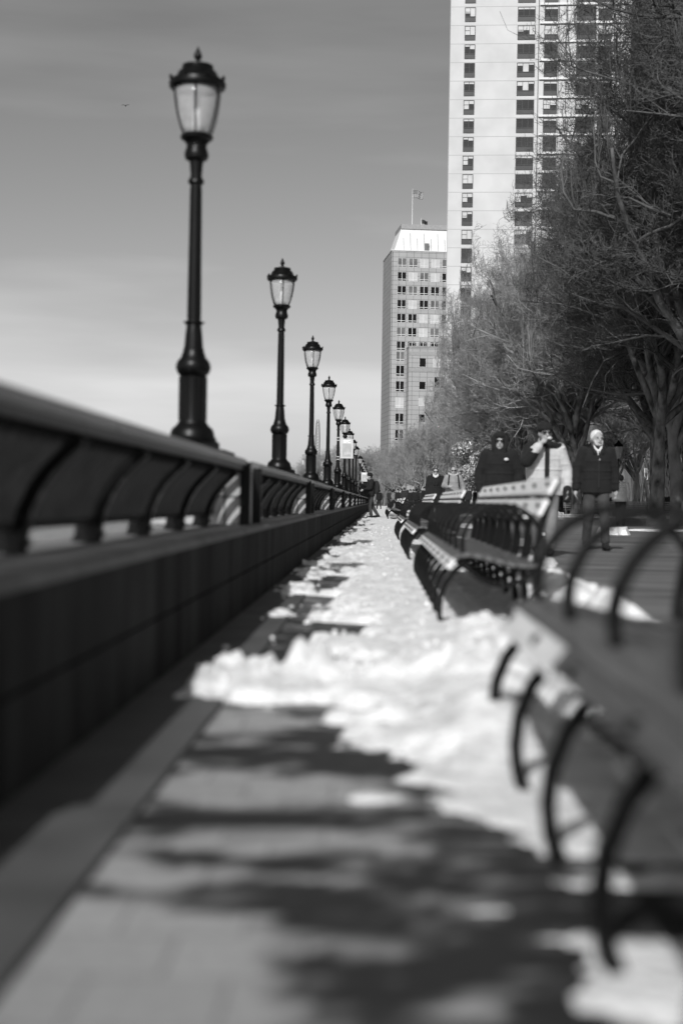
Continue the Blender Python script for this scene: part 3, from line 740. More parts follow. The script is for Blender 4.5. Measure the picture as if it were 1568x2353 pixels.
# ------------------------------------------------------------------ tower
def rotz(p, a): return Vector((p[0]*cos(a)-p[1]*sin(a), p[0]*sin(a)+p[1]*cos(a), p[2]))
TX = at(1016, 1150, 223).x
tw = thing('apartment_tower', 'tall white apartment tower with dark window columns rising out of frame', 'building', (TX, 223, 0), radians(-2.9))
W_ = 28.2; FH = 2.89; H_T = 100
m = MB(); m.box(0, W_, 0, 24, -.0, H_T); m.build('facade', tower_m, tw)
m = MB()
for k in range(0, 35):
    z = k*FH+.35
    m.box(13.9, W_+.1, -.16, -.003, z-.16, z+.16)
m.build('floor_edge', slab_m, tw)
m = MB()
for x in (13.72, 18.0, 22.05, 26.25, 23.9): m.box(x-.05, x+.05, -.12, -.004, 0, H_T)
m.box(16.8, 16.88, -.06, -.004, 0, H_T)
m.build('mullion', frame_dark, tw)
m = MB()
for z in [k*FH+.35 for k in range(35)]:
    m.box(13.9, W_+.1, -.14, -.005, z-.27, z-.162)
m.build('soffit', frame_dark, tw)
SPX = 223/FPX
WIN = [(1062-1017-12, 24.5), (1190-1017-20, 40), (1230.5-1017, 31), (1303-1017, 44), (1352-1017, 31)]
def tower_window(x, z, w_, h, rnd, parent):
    m = MB(); t_ = .09
    y0, y1 = -.10, -.004
    m.box(x, x+w_, y1-.03, y1, z, z+h)
    m.box(x, x+t_, y0, y1, z, z+h); m.box(x+w_-t_, x+w_, y0, y1, z, z+h)
    m.box(x+t_, x+w_-t_, y0, y1, z+h-t_, z+h); m.box(x+t_, x+w_-t_, y0, y1, z+h*.33, z+h*.33+.08); m.box(x+t_, x+w_-t_, y0, y1, z, z+.06)
    nb = 2 if w_ < 2.5 else 3
    for c_ in range(1, nb): m.box(x+w_*c_/nb-.03, x+w_*c_/nb+.03, y0, y1, z+h*.33+.08, z+h-t_)
    m.box(x+t_, x+w_/nb-.03, y0+.01, y1, z+h*.66, z+h*.66+.05)
    f = m.build('window', frame_dark, parent)
    m = MB(); 
    kind = rnd.random()
    for c_ in range(nb):
        xa = x+w_*c_/nb+(t_ if c_ == 0 else .03); xb = x+w_*(c_+1)/nb-(t_ if c_ == nb-1 else .03)
        za, zb = z+h*.33+.08, z+h-t_
        if kind < .42: sp = za if rnd.random() < .45 else za+(zb-za)*rnd.uniform(.3, .9)
        elif kind < .75: sp = za+(zb-za)*.78
        else: sp = zb
        m.cur = 0
        if sp < zb-.02: m.box(xa, xb, y1-.045, y1-.031, sp, zb)
        m.cur = 1
        if sp > za+.02: m.box(xa, xb, y1-.043, y1-.031, za, sp)
    m.build('pane', [win_blind, win_glass], f)
rnd = random.Random(8)
for k in range(8, 28):
    for j, (px, pw) in enumerate(WIN):
        tower_window(px*SPX+.0, k*FH+.62, pw*SPX, 2.22, rnd, tw)
# dark neighbouring tower behind the trees, seen at the top right
dk = thing('dark_tower', 'dark glazed tower wall behind the twigs in the upper right corner', 'building', (TX+27.3, 222.0, 0), radians(-38))
m = MB(); m.box(0, 46, 0, 30, 0, 98); m.build('facade', frame_dark, dk)
m = MB()
for k in range(34):
    m.box(0, 46, -.12, -.003, k*FH+.2, k*FH+.42)
m.build('floor_edge', iron_worn, dk)
for j in range(4):
    for k in range(14, 34):
        m = MB(); x = 1.2+j*3.1; m.box(x, x+1.6, -.08, -.004, k*FH+1.0, k*FH+2.5); m.build('window', win_mid if (j*7+k*3) % 5 == 0 else win_glass, dk)
# low park houses behind the trees
for i, (x, y, w_, h, lab) in enumerate([(34, 150, 30, 26, 'dark brick block behind the park trees at the right edge'), (17, 208, 36, 13, 'low dark block at the foot of the white tower')]):
    bb = thing('brick_block', lab, 'building', (x, y, 0), 0)
    m = MB(); m.box(0, w_, 0, 14, 0, h); m.build('wall', panel_mat('dark_brick_%d' % i if 0 else 'dark_brick', .10, .05, 1.0, .5, .03) if 'dark_brick' not in bpy.data.materials else bpy.data.materials['dark_brick'], bb)
    m = MB(); m.box(-.2, w_+.2, -.2, 14.2, h, h+.5); m.build('cornice', slab_m, bb)
    nx_ = int(w_/4)
    for a_ in range(nx_):
        for b_ in range(int(h/3.2)):
            m = MB(); x0 = 1.4+a_*4; z0 = 1.2+b_*3.2; m.box(x0, x0+1.5, -.06, -.003, z0, z0+1.7); m.build('window', win_mid if (a_+b_) % 3 else win_blind, bb)

# ------------------------------------------------------------------ office building with penthouse, flags and lower wing
OX = at(890, 1150, 388).x; SPO = 388/FPX
ob = thing('office_building', 'grey stone office building with white penthouse left of the tall tower', 'building', (OX, 388, 0), radians(7.1))
def oz(py): return CAM_H + (1151-py)*SPO
HO = oz(575)
m = MB(); m.box(0, 30, 0, 18, 0, HO); m.build('facade', office_m, ob)
m = MB(); m.box(-.12, 30, -.12, 18.1, HO-.001+.003, HO+.25); m.build('parapet', slab_m, ob)
m = MB(); m.box(.3, .42, -.02, -.003, 0, HO-.3); m.build('corner_joint', frame_dark, ob)
HP = oz(520)
ph = MB()
b0 = [(.9, 1.0, HO+.26), (30, 1.0, HO+.26), (30, 17, HO+.26), (.9, 17, HO+.26)]; b1 = [(2.9, 3.0, HP), (30, 3.0, HP), (30, 15, HP), (2.9, 15, HP)]
ph.add(b0+b1, [(0, 3, 2, 1), (4, 5, 6, 7), (0, 1, 5, 4), (1, 2, 6, 5), (2, 3, 7, 6), (3, 0, 4, 7)])
q = ph.build('penthouse', slab_m, ob)
m = MB()
for k in range(9):
    x = 3.4+k*1.9; t0 = .0
    h1 = .78 if k % 2 else .55
    for a_ in (0,):
        z0 = HO+.5; z1 = HO+.26+(HP-HO)*h1
        f0 = (z0-HO-.26)/(HP-HO-.26); f1 = (z1-HO-.26)/(HP-HO-.26)
        m.add([(x, 1+2*f0-.05, z0), (x+.16, 1+2*f0-.05, z0), (x+.16, 1+2*f1-.05, z1), (x, 1+2*f1-.05, z1)], [(0, 1, 2, 3)])
m.build('rib', mat('grey_fin', .3, .7, .1, 2), q)
m = MB(); m.box(2.9, 30, 2.7, 15.2, HP+.003, HP+1.3); m.build('roof_band', mat('grey_fin', .3), q)
m = MB(); m.box(9.2, 10.4, .78, 1.4, HO+.26, HO+2.4); m.build('door', win_mid, q)
def office_window(x, z, w_, h, rnd, parent, two=True, y=0.0):
    m = MB(); m.box(x-.12, x+w_+.12, y-.05, y-.003, z, z+.09); m.box(x-.06, x, y-.05, y-.003, z+.09, z+h); m.box(x+w_, x+w_+.06, y-.05, y-.003, z+.09, z+h)
    if two: m.box(x+w_/2-.07, x+w_/2+.07, y-.05, y-.003, z+.09, z+h)
    if two: m.box(x, x+w_, y-.045, y-.003, z+h*.20, z+h*.20+.13)
    f = m.build('window', slab_m, parent)
    r = rnd.random(); mm_ = win_glass if r < .55 else (win_mid if r < .75 else win_blind)
    m = MB()
    for a_, b_ in (((x, x+w_/2-.07), (x+w_/2+.07, x+w_)) if two else ((x, x+w_),)):
        m.box(a_, b_, y-.03, y-.004, z+.09, z+h)
    m.build('pane', mm_, f)
rnd = random.Random(5)
for r_ in range(7):
    zt = oz(592+31.8*r_)
    for c_ in range(7): office_window((906-891+25.6*c_)*SPO/cos(radians(7)), zt-2.45, 2.25, 2.4, rnd, ob)
for r_, py in enumerate([808, 842, 878, 915, 952, 990, 1028, 1065]):
    office_window(14.6*SPO, oz(py+21), 2.2, 2.6 if r_ < 1 else 2.9, rnd, ob)
# lower wing standing in front
wg = thing('office_wing', 'lower terrace wing in front of the grey office building', 'building', (OX+4.45, 388.4, 0), radians(7.1))
HW = oz(800)
m = MB(); m.box(0, 26, -5, -.3, 0, HW); m.build('facade', office_m, wg)
m = MB(); m.box(-.1, 26, -5.1, -.3, HW+.003, HW+.3); m.box(0, 26, -5.06, -5.003, HW-2.2, HW-1.2); m.box(0, 26, -5.06, -5.003, HW-6.5, HW-5.6); m.build('band', mat('grey_fin', .3), wg)
m = MB()
for k in range(14): m.tube([(k*1.5, -4.9, HW+.3), (k*1.5, -4.9, HW+1.2)], .04, 5)
m.tube([(0, -4.9, HW+1.2), (20, -4.9, HW+1.2)], .05, 5); m.build('guard_rail', slab_m, wg)
for c_ in range(5):
    office_window(2.9+c_*3.75, oz(845), 1.7, 2.4, rnd, wg, False, -5.0)
for py in (896, 933, 970, 1008, 1046): office_window(2.9, oz(py), 1.7, 2.1, rnd, wg, False, -5.0)
for c_ in range(4):
    for py in (892, 925, 958): office_window(7.0+c_*1.75, oz(py), 1.45, 3.0, rnd, wg, False, -5.0)

def flag(x, y, zb, hp, label, stripes, fw, fh):
    p = thing('flagpole', label, 'flag', (x, y, zb))
    m = MB(); m.lathe([(.14, 0), (.07, hp)], 8); m.lathe([(.02, hp), (.13, hp+.08), (.02, hp+.2)], 8); m.build('pole', slab_m, p, smooth=60)
    nx_, nz_ = 26, 13; vs = []; fs = []; mi_ = []
    for j in range(nz_+1):
        for i in range(nx_+1):
            u = i/nx_; v = j/nz_
            vs.append((.08+fw*u*.94, .5*u*sin(u*9+v*1.2), hp-.3-fh*v-.45*u*u+.20*sin(u*7.0)*u))
    for j in range(nz_):
        for i in range(nx_):
            fs.append((j*(nx_+1)+i, (j+1)*(nx_+1)+i, (j+1)*(nx_+1)+i+1, j*(nx_+1)+i+1))
            if not stripes: mi_.append(0)
            elif i < nx_*.4 and j < 7: mi_.append(1 if (i % 2 and j % 2) else 0)
            else: mi_.append(0 if j % 2 == 0 else 1)
    me = bpy.data.meshes.new('cloth'); me.from_pydata(vs, [], fs)
    me.materials.append(mat('dark_flag_cloth', .03, .9)); me.materials.append(mat('light_flag_cloth', .5, .9))
    me.polygons.foreach_set('material_index', mi_)
    o = bpy.data.objects.new('cloth', me); COL.objects.link(o); o.parent = p
    so = o.modifiers.new('thick', 'SOLIDIFY'); so.thickness = .02
fx = at(936, 1150, 392).x
flag(fx, 392, HP+1.3, (520-430)*SPO-1.0, 'striped flag flying from a tall white pole on the penthouse roof', True, 3.0, 2.0)
flag(at(957, 1150, 393).x, 393, HP+1.3, 1.9, 'small dark flag at the roof edge right of the tall flagpole', False, 1.7, 1.1)

# far shore: lattice mast, pale sheds
q = at(728, 1095, 1500)
lt = thing('lattice_mast', 'thin lattice mast on the far shore between the second and third lamps', 'tower', (q.x, 1500, 0))
m = MB(); Hm = 86
sec = [(4.2, 0), (3.6, 12), (2.8, 34), (2.3, 52), (2.3, 66), (1.6, 82), (.6, 86)]
for a_ in range(4):
    sx, sy = [(1, 1), (-1, 1), (-1, -1), (1, -1)][a_]; m.tube([(sx*r_, sy*r_, z_) for r_, z_ in sec], .22, 4)
z_ = 0
while z_ < 82:
    r_ = np.interp(z_, [s_[1] for s_ in sec], [s_[0] for s_ in sec]); r2_ = np.interp(z_+3, [s_[1] for s_ in sec], [s_[0] for s_ in sec])
    for yy in (-1, 1):
        m.tube([(-r_, yy*r_, z_), (r2_, yy*r2_, z_+3)], .15, 3); m.tube([(r_, yy*r_, z_), (-r2_, yy*r2_, z_+3)], .15, 3)
    z_ += 3
m.build('lattice', iron_worn, lt)
q = at(694, 1095, 1500); m = MB(); m.box(0, 24, 0, 12, 0, 44)
sh = thing('pale_silo', 'pale block building behind the base of the third lamp', 'building', (q.x, 1500, 0)); m.build('wall', mat('far_pale_wall', .6, .8, .05, .1), sh)
m = MB(); m.box(-.6, 24.6, -.6, 12.6, 44, 49); m.build('roof_band', mat('grey_fin', .3), sh)
q = at(737, 1095, 1490); m = MB(); m.lathe([(4.5, 1), (6.6, 24)], 20); o = m.build('water_tank', mat('far_pale_wall', .6)); o.location = (q.x, 1490, 0)
tag(o, 'pale tapering tank just right of the lattice mast', 'tank')
# bird gliding high on the left
q = at(288, 241, 85)
bd = thing('bird', 'tiny dark gull gliding alone in the sky left of the tallest lamp', 'bird', q); bd.scale = (.4, .4, .4)
m = MB(); m.ell((0, 0, -.06), (.06, .22, .065), 10, 8)
m.ell((0, -.22, -.03), (.035, .05, .035), 8, 6)
vs = []
for (x, z, c_) in [(-.62, .03, .02), (-.45, .06, .08), (-.22, .07, .1), (0, 0, .11), (.22, .06, .1), (.45, .09, .08), (.62, .07, .02)]:
    vs += [(x, -c_, z+.008), (x, c_, z+.008), (x, c_, z-.008), (x, -c_, z-.008)]
m.add(vs, [(i*4+j, i*4+(j+1) % 4, i*4+4+(j+1) % 4, i*4+4+j) for i in range(6) for j in range(4)]); m.add([(-.04, .2, -.05), (.04, .2, -.05), (.08, .36, -.08), (-.08, .36, -.08), (0, .2, -.07), (0, .3, -.1)], [(0, 1, 2, 3), (0, 4, 1), (3, 2, 5), (0, 3, 5, 4), (1, 4, 5, 2)])
m.build('body', iron_worn, bd, smooth=60)

# ------------------------------------------------------------------ people
def remesh(o, vox, it=4):
    r = o.modifiers.new('merge', 'REMESH'); r.mode = 'VOXEL'; r.voxel_size = vox; r.use_smooth_shade = True
    if it: s_ = o.modifiers.new('smooth', 'SMOOTH'); s_.iterations = it; s_.factor = .5
    return o
def lerp(a, b, t): return tuple(a[i]+(b[i]-a[i])*t for i in range(3))
def hand(m, wrist, d, palmn, s=1.0, curl=.5):
    """palm, four bent fingers and a thumb, appended to the body mesh"""
    w_ = Vector(wrist); d = Vector(d).normalized(); n_ = Vector(palmn).normalized(); side = d.cross(n_).normalized()
    m.cap(w_, .026*s, w_+d*.07*s, .03*s, 8)
    for i, (o_, ln) in enumerate([(-.03, .062), (-.01, .072), (.01, .068), (.03, .052)]):
        b_ = w_ + d*.085*s + side*o_*s; k_ = b_ + (d*cos(curl*.6)+n_*sin(curl*.6))*ln*.55*s; t_ = k_ + (d*cos(curl*1.6)+n_*sin(curl*1.6))*ln*.5*s
        m.cap(b_, .0095*s, k_, .009*s, 6); m.cap(k_, .009*s, t_, .0075*s, 6)
    b_ = w_ + d*.03*s - side*.03*s; k_ = b_ + (d*.7-side*.7+n_*.3).normalized()*.04*s; t_ = k_ + (d*.95-side*.1+n_*.4).normalized()*.03*s
    m.cap(b_, .013*s, k_, .011*s, 6); m.cap(k_, .011*s, t_, .009*s, 6)

def person(label, loc, rz, H=1.72, mats=None, pose=None, vox=.012, top='jacket', hairstyle='short', build=1.0, group=None, extras=()):
    """faces -Y locally; lateral +x is picture right when facing the camera"""
    M_ = dict(skin=skin_m, top=black_cloth, legs=jeans_m, shoe=black_cloth, hair=dark_hair); M_.update(mats or {})
    P = dict(hipL=(.09, 0, .90), hipR=(-.09, 0, .90), kneeL=(.10, -.03, .49), kneeR=(-.10, -.03, .49), ankL=(.10, .02, .09), ankR=(-.10, .02, .09),
             shL=(.185, 0, 1.41), shR=(-.185, 0, 1.41), elL=(.25, .02, 1.14), elR=(-.25, .02, 1.14), wrL=(.25, -.05, .90), wrR=(-.25, -.05, .90),
             neck=(0, .01, 1.44), head=(0, -.015, 1.60), handdL=None, handdR=None, turn=0, toe=(0, -1, 0), lean=0)
    P.update(pose or {})
    s = H/1.72; p = thing('person', label, 'person', loc, rz, group); p.scale = (s, s, s)
    hx, hy, hz = P['head']; T = Matrix.Rotation(P['turn'], 3, 'Z')
    def hp(x, y, z): v = T @ Vector((x, y, z)); return (hx+v.x, hy+v.y, hz+v.z)
    # continuous body: head, neck, torso, limbs, hands, feet
    m = MB()
    m.ell(hp(0, .012, .015), (.078, .098, .108), 18, 12, T); m.ell(hp(0, -.03, -.055), (.056, .062, .062), 14, 9, T)     # skull, jaw
    m.cap(hp(0, -.09, .012), .012, hp(0, -.112, -.022), .017, 8); m.ell(hp(0, -.088, -.058), (.026, .014, .011), 8, 6, T); m.ell(hp(0, -.078, -.09), (.024, .02, .02), 8, 6, T)
    m.ell(hp(-.03, -.078, .028), (.022, .014, .01), 8, 6, T); m.ell(hp(.03, -.078, .028), (.022, .014, .01), 8, 6, T)
    for sx in (-1, 1): m.ell(hp(sx*.08, .01, -.005), (.012, .022, .032), 8, 6, T)
    m.cap(P['neck'], .058, hp(0, .01, -.06), .05, 12)
    m.rings([(0, .01, 1.47, .07, .06), (0, 0, 1.42, .17, .085), (0, 0, 1.30, .17, .105), (0, 0, 1.12, .14, .095), (0, 0, 1.0, .15, .1), (0, 0, .90, .165, .105), (0, 0, .82, .13, .09)])
    for S_ in 'LR':
        sgn = 1 if S_ == 'L' else -1
        m.cap(P['sh'+S_], .055, P['el'+S_], .042, 10); m.cap(P['el'+S_], .042, P['wr'+S_], .028, 10)
        m.cap(P['hip'+S_], .088, P['knee'+S_], .056, 10); m.cap(P['knee'+S_], .056, P['ank'+S_], .038, 10)
        a_ = Vector(P['ank'+S_]); to = Vector(P['toe']).normalized(); m.cap(a_+Vector((0, 0, -.045))-to*.03, .034, a_+to*.15+Vector((0, 0, -.055)), .028, 8)
        hd_ = P['handd'+S_] or (Vector(P['wr'+S_])-Vector(P['el'+S_])); hand(m, P['wr'+S_], hd_, (-sgn*.9, -.3, 0) if not P['handd'+S_] else (0, -.8, .3), 1.0)
    b_ = m.build('body', M_['skin'], p); remesh(b_, min(vox, .009) if vox < .02 else vox, 1)
    # face details
    m = MB()
    if P.get('glasses'):
        for sx in (-1, 1):
            m.ell(hp(sx*.034, -.094, .018), (.027, .012, .02), 10, 7, T)
            m.tube([hp(sx*.058, -.09, .022), hp(sx*.083, .0, .02)], .004, 5)
        m.tube([hp(-.01, -.104, .024), hp(.01, -.104, .024)], .005, 5); m.build('sunglasses', lens_m, p, smooth=60)
    else:
        for sx in (-1, 1): m.ell(hp(sx*.031, -.088, .012), (.010, .006, .005), 8, 6, T)
        m.build('eyes', dark_cloth, p, smooth=60)
    m = MB(); m.ell(hp(0, -.101, -.06), (.024, .006, .005), 8, 5, T); m.build('mouth', mat('lips', .2, .5, .1), p, smooth=60)
    # trousers and shoes
    lw = P.get('legw', 1.0); m = MB(); m.rings([(0, 0, 1.02, .165*build, .118), (0, 0, .90, .178*build, .125), (0, 0, .80, .17*build, .115)])
    for S_ in 'LR':
        m.cap(P['hip'+S_], .105*lw, P['knee'+S_], .075*lw, 12); a_ = Vector(P['ank'+S_]); k_ = Vector(P['knee'+S_]); m.cap(k_, .074*lw, a_+(k_-a_)*.08, .062*lw, 12)
        mid = k_.lerp(a_, .6); m.ell(mid, (.07*lw, .072*lw, .03), 10, 6); m.ell(k_.lerp(a_, .9), (.069*lw, .074*lw, .025), 10, 6)
    remesh(m.build('trousers', M_['legs'], p), vox, 2)
    for S_ in 'LR':
        a_ = Vector(P['ank'+S_]); to = Vector(P['toeL' if S_ == 'L' and 'toeL' in P else ('toeR' if S_ == 'R' and 'toeR' in P else 'toe')]).normalized()
        m = MB(); m.cap(a_+Vector((0, 0, -.03))-to*.035, .05, a_+to*.16+Vector((0, 0, -.048)), .04, 10); m.cap(a_+Vector((0, 0, .02)), .05, a_+Vector((0, 0, -.04)), .052, 10)
        remesh(m.build('shoe', M_['shoe'], p), vox, 2)
    # coat
    hem = P.get('hem', .84); m = MB(); B = build
    m.rings([(0, .015, 1.50, .075, .07), (0, .01, 1.465, .13*B, .10), (0, 0, 1.42, .20*B, .125), (0, 0, 1.32, .215*B, .145), (0, 0, 1.15, .205*B, .145), (0, 0, 1.0, .21*B, .15), (0, 0, .90, .22*B, .155), (0, 0, hem, .225*B, .155)])
    for z in (1.28, 1.14, 1.03): m.ell((0, -.012, z), (.213*B, .146, .03), 16, 6)
    for S_ in 'LR':
        el = Vector(P['el'+S_]); sh = Vector(P['sh'+S_]); wr = Vector(P['wr'+S_]); aw = P.get('armw', 1.0)
        m.cap(sh, .085*aw, el, .068*aw, 12); m.cap(el, .068*aw, wr+(el-wr)*.05, .055*aw, 12)
        for t_ in (.35, .7): m.ell(sh.lerp(el, t_), (.083*aw, .083*aw, .022), 10, 6)
        for t_ in (.3, .62): m.ell(el.lerp(wr, t_), (.071*aw, .071*aw, .02), 10, 6)
    cm = M_['top']; coat = remesh(m.build('coat', cm, p), vox, 2)
    # head covering
    if hairstyle == 'short':
        m = MB(); m.ell(hp(0, .03, .045), (.088, .1, .09), 16, 10, T); m.ell(hp(0, .062, -.0), (.08, .06, .07), 12, 8, T)
        for sx in (-1, 1): m.ell(hp(sx*.078, .02, .02), (.016, .035, .04), 8, 6, T)
        remesh(m.build('hair', M_['hair'], p), vox*.8, 2)
    elif hairstyle == 'beanie':
        m = MB(); m.ell(hp(0, .028, .07), (.10, .116, .10), 16, 10, T); m.rings([(*hp(0, .015, .035)[:2], hz+.045, .098, .112), (*hp(0, .015, 0)[:2], hz+.085, .1, .115)])
        m.ell(hp(0, .07, -.01), (.075, .05, .06), 12, 8, T); remesh(m.build('beanie', M_.get('hat', black_cloth), p), vox*.8, 2)
    elif hairstyle == 'hood':
        m = MB(); m.ell(hp(0, .045, .04), (.125, .125, .125), 16, 10, T); m.ell(hp(0, -.04, .095), (.085, .055, .045), 14, 8, T)
        for sx in (-1, 1): m.cap(hp(sx*.098, -.03, .06), .034, hp(sx*.08, -.05, -.09), .04, 10)
        m.cap(hp(-.07, -.05, -.14), .036, hp(.07, -.05, -.14), .036, 10); m.rings([(0, .02, 1.44, .13, .12), (0, .02, 1.52, .11, .11)])
        remesh(m.build('hood', M_.get('hat', black_cloth), p), vox*.8, 2)
    for f in extras: f(p, P, M_, hp, vox, coat)
    return p

# accessories
def x_chest_mark(p, P, M_, hp, vox, coat):
    m = MB(); m.ell((.10, -.160, 1.345), (.034, .012, .022), 12, 7); m.build('chest_mark', white_m, p, smooth=100)
def x_zip(p, P, M_, hp, vox, coat):
    m = MB(); m.tube([(0, -.152, 1.42), (0, -.163, 1.2), (0, -.168, .9)], .008, 6); m.build('zip', dark_cloth, coat)
def x_placket(p, P, M_, hp, vox, coat):
    m = MB(); m.bar([(-.03, 1.46), (.03, 1.46)], -.15, -.10, .01); m = MB()
    m.add([(x, y, z) for z, y in ((1.46, -.125), (1.34, -.165), (1.15, -.17), (.95, -.178)) for x, y in ((.005, y-.012), (.065, y-.008), (.065, y+.02), (.005, y+.02))], [(i*4+j, i*4+(j+1) % 4, i*4+4+(j+1) % 4, i*4+4+j) for i in range(3) for j in range(4)] + [(3, 2, 1, 0), (12, 13, 14, 15)])
    m.build('placket', black_cloth, coat)
def x_collar_beard(p, P, M_, hp, vox, coat):
    m = MB(); m.ell(hp(0, -.062, -.08), (.045, .036, .03), 14, 8, P_rot(P)); m.cap(hp(-.055, -.045, -.03), .02, hp(-.04, -.07, -.08), .02, 8); m.cap(hp(.055, -.045, -.03), .02, hp(.04, -.07, -.08), .02, 8)
    m.cap(hp(-.03, -.104, -.045), .009, hp(.03, -.104, -.045), .009, 6); remesh(m.build('beard', mat('grey_beard', .38, .9, .3, 40), p), vox*.7, 1)
    m = MB(); m.cap((-.065, -.05, 1.50), .022, (0, -.125, 1.40), .016, 8); m.cap((.065, -.05, 1.50), .022, (0, -.125, 1.40), .016, 8); m.cap((0, -.11, 1.42), .03, (0, -.12, 1.37), .02, 8)
    remesh(m.build('shirt_collar', scarf_m, p), vox*.8, 1)
    m = MB(); m.cap((-.085, -.06, 1.50), .026, (-.06, -.14, 1.39), .016, 8); m.cap((.085, -.06, 1.50), .026, (.06, -.14, 1.39), .016, 8); remesh(m.build('coat_collar', black_cloth, coat), vox*.8, 1)
    m = MB(); m.ell((.005, -.158, 1.30), (.014, .007, .014), 10, 6); m.build('button', white_m, coat, smooth=100)
def P_rot(P): return Matrix.Rotation(P['turn'], 3, 'Z')
def x_scarf_yoke(p, P, M_, hp, vox, coat):
    m = MB(); m.cap((-.20, -.02, 1.47), .03, (.20, -.02, 1.47), .03, 8); m.cap((.05, -.11, 1.47), .06, (.20, -.03, 1.44), .05, 8); m.cap((-.05, -.11, 1.47), .06, (-.20, -.03, 1.43), .05, 8)
    m.cap((-.2, -.03, 1.41), .088, lerp(P['shR'], P['elR'], .95), .075, 10)
    m.cap(P['shR'], .10, P['elR'], .084, 12); m.cap(P['elR'], .084, lerp(P['elR'], P['wrR'], .6), .072, 12)
    remesh(m.build('dark_yoke', black_cloth, coat), vox, 2)
    m = MB(); m.cap((-.05, -.14, 1.48), .018, (-.10, -.175, 1.35), .016, 8); m.cap((-.09, -.13, 1.49), .014, (-.18, -.13, 1.42), .012, 8); m.cap(lerp(P['elR'], P['shR'], .2), .02, (-.12, -.12, 1.47), .018, 8)
    remesh(m.build('scarf', scarf_m, p), vox*.8, 2)
    m = MB(); m.cap((.09, -.10, 1.515), .009, (.235, -.04, 1.45), .009, 6); m.ell((.245, -.07, 1.43), (.018, .012, .018), 10, 6); m.build('piping', white_m, coat, smooth=60)
    m = MB(); m.cap(Vector(P['wrL'])+Vector((0, 0, .02)), .06, Vector(P['wrL'])+Vector((0, -.02, -.13)), .055, 10); remesh(m.build('glove', black_cloth, p), vox, 2)
    m = MB(); m.ell(hp(.02, -.135, -.06), (.035, .03, .022), 10, 7); m.build('snack', white_m, p, smooth=100)
def x_fur(p, P, M_, hp, vox, coat):
    m = MB()
    for k in range(9):
        a = radians(200+k*17.5*1.0); m.ell((.125*cos(a)*-1 if 0 else .13*cos(radians(-10-k*20)), -.02-.05*abs(sin(radians(-10-k*20))), 1.535+.07*sin(radians(-10-k*20))), (.045, .05, .04), 9, 6)
    remesh(m.build('fur_collar', fur_m, coat), vox, 1)
def x_straps(p, P, M_, hp, vox, coat):
    for sx in (-1, 1):
        m = MB(); m.tube([(sx*.11, -.03, 1.51), (sx*.135, -.13, 1.44), (sx*.15, -.165, 1.28), (sx*.17, -.13, 1.12)], .02, 7); m.build('rucksack_strap', black_cloth, p)
def x_dark_scarf(p, P, M_, hp, vox, coat):
    m = MB(); m.cap((-.08, -.05, 1.50), .045, (0, -.14, 1.44), .04, 10); m.cap((.08, -.05, 1.50), .045, (0, -.14, 1.44), .04, 10); remesh(m.build('scarf', scarf_m, p), vox, 1)
    m = MB(); m.cap((-.1, -.06, 1.49), .05, (-.04, -.15, 1.2), .03, 10); m.cap((.1, -.06, 1.49), .05, (.04, -.15, 1.2), .03, 10); remesh(m.build('shawl_collar', black_cloth, coat), vox, 1)
def x_backpack(p, P, M_, hp, vox, coat):
    m = MB(); m.rings([(0, .20, 1.44, .10, .05), (0, .22, 1.38, .145, .085), (0, .235, 1.2, .16, .11), (0, .23, 1.02, .155, .11), (0, .21, .94, .12, .07)]); remesh(m.build('backpack', dark_cloth, p), vox, 2)
    m = MB()
    for sx in (-1, 1): m.tube([(sx*.10, .10, 1.49), (sx*.12, -.04, 1.50), (sx*.14, -.155, 1.34), (sx*.16, -.12, 1.14), (sx*.15, .12, 1.02)], .016, 6)
    m.build('rucksack_strap', dark_cloth, p)
def x_quilt(p, P, M_, hp, vox, coat):
    m = MB()
    for z in lin(.86, 1.38, 9): m.ell((0, 0, z), (.232*P.get('qb', 1), .168, .034), 20, 6)
    remesh(m.build('quilting', M_['top'], coat), vox, 1)
def x_mask(p, P, M_, hp, vox, coat):
    m = MB(); m.ell(hp(0, -.085, -.05), (.05, .03, .04), 12, 7, P_rot(P)); m.build('face_mask', white_m, p, smooth=100)
def x_phone(p, P, M_, hp, vox, coat):
    w_ = Vector(P['wrR']); m = MB(); m.box(w_.x+.0, w_.x+.075, w_.y-.12, w_.y-.11, w_.z+.0, w_.z+.14); m.build('phone', iron, p)

walk = dict(kneeL=(.10, -.12, .50), ankL=(.10, -.22, .10), kneeR=(-.10, .0, .48), ankR=(-.10, .18, .13))
def place(px, Z): return (at(px, 1150, Z).x, Z, 0)
person('person in black hooded parka and sunglasses walking left of the pale parka wearer', place(1145, 20.2), radians(-5), 1.66, dict(top=black_cloth, legs=black_cloth), dict(walk, glasses=True, hem=.70, elL=(.29, .03, 1.14), wrL=(.28, -.02, .90), elR=(-.29, .03, 1.14), wrR=(-.28, -.02, .90), armw=1.15), .012, hairstyle='hood', build=1.05, extras=(x_chest_mark,))
person('person in pale parka and black beanie raising a hand to the mouth', place(1249, 18.6), radians(-8), 1.70, dict(top=beige_cloth, legs=mid_cloth), dict(walk, glasses=True, turn=radians(18), hem=.80, head=(.0, -.02, 1.61), elR=(-.225, -.22, 1.24), wrR=(-.07, -.26, 1.44), handdR=(.5, .1, .6), elL=(.29, .03, 1.13), wrL=(.30, -.06, .88), armw=1.1, legw=1.15), .012, hairstyle='beanie', build=1.14, extras=(x_scarf_yoke, x_placket))
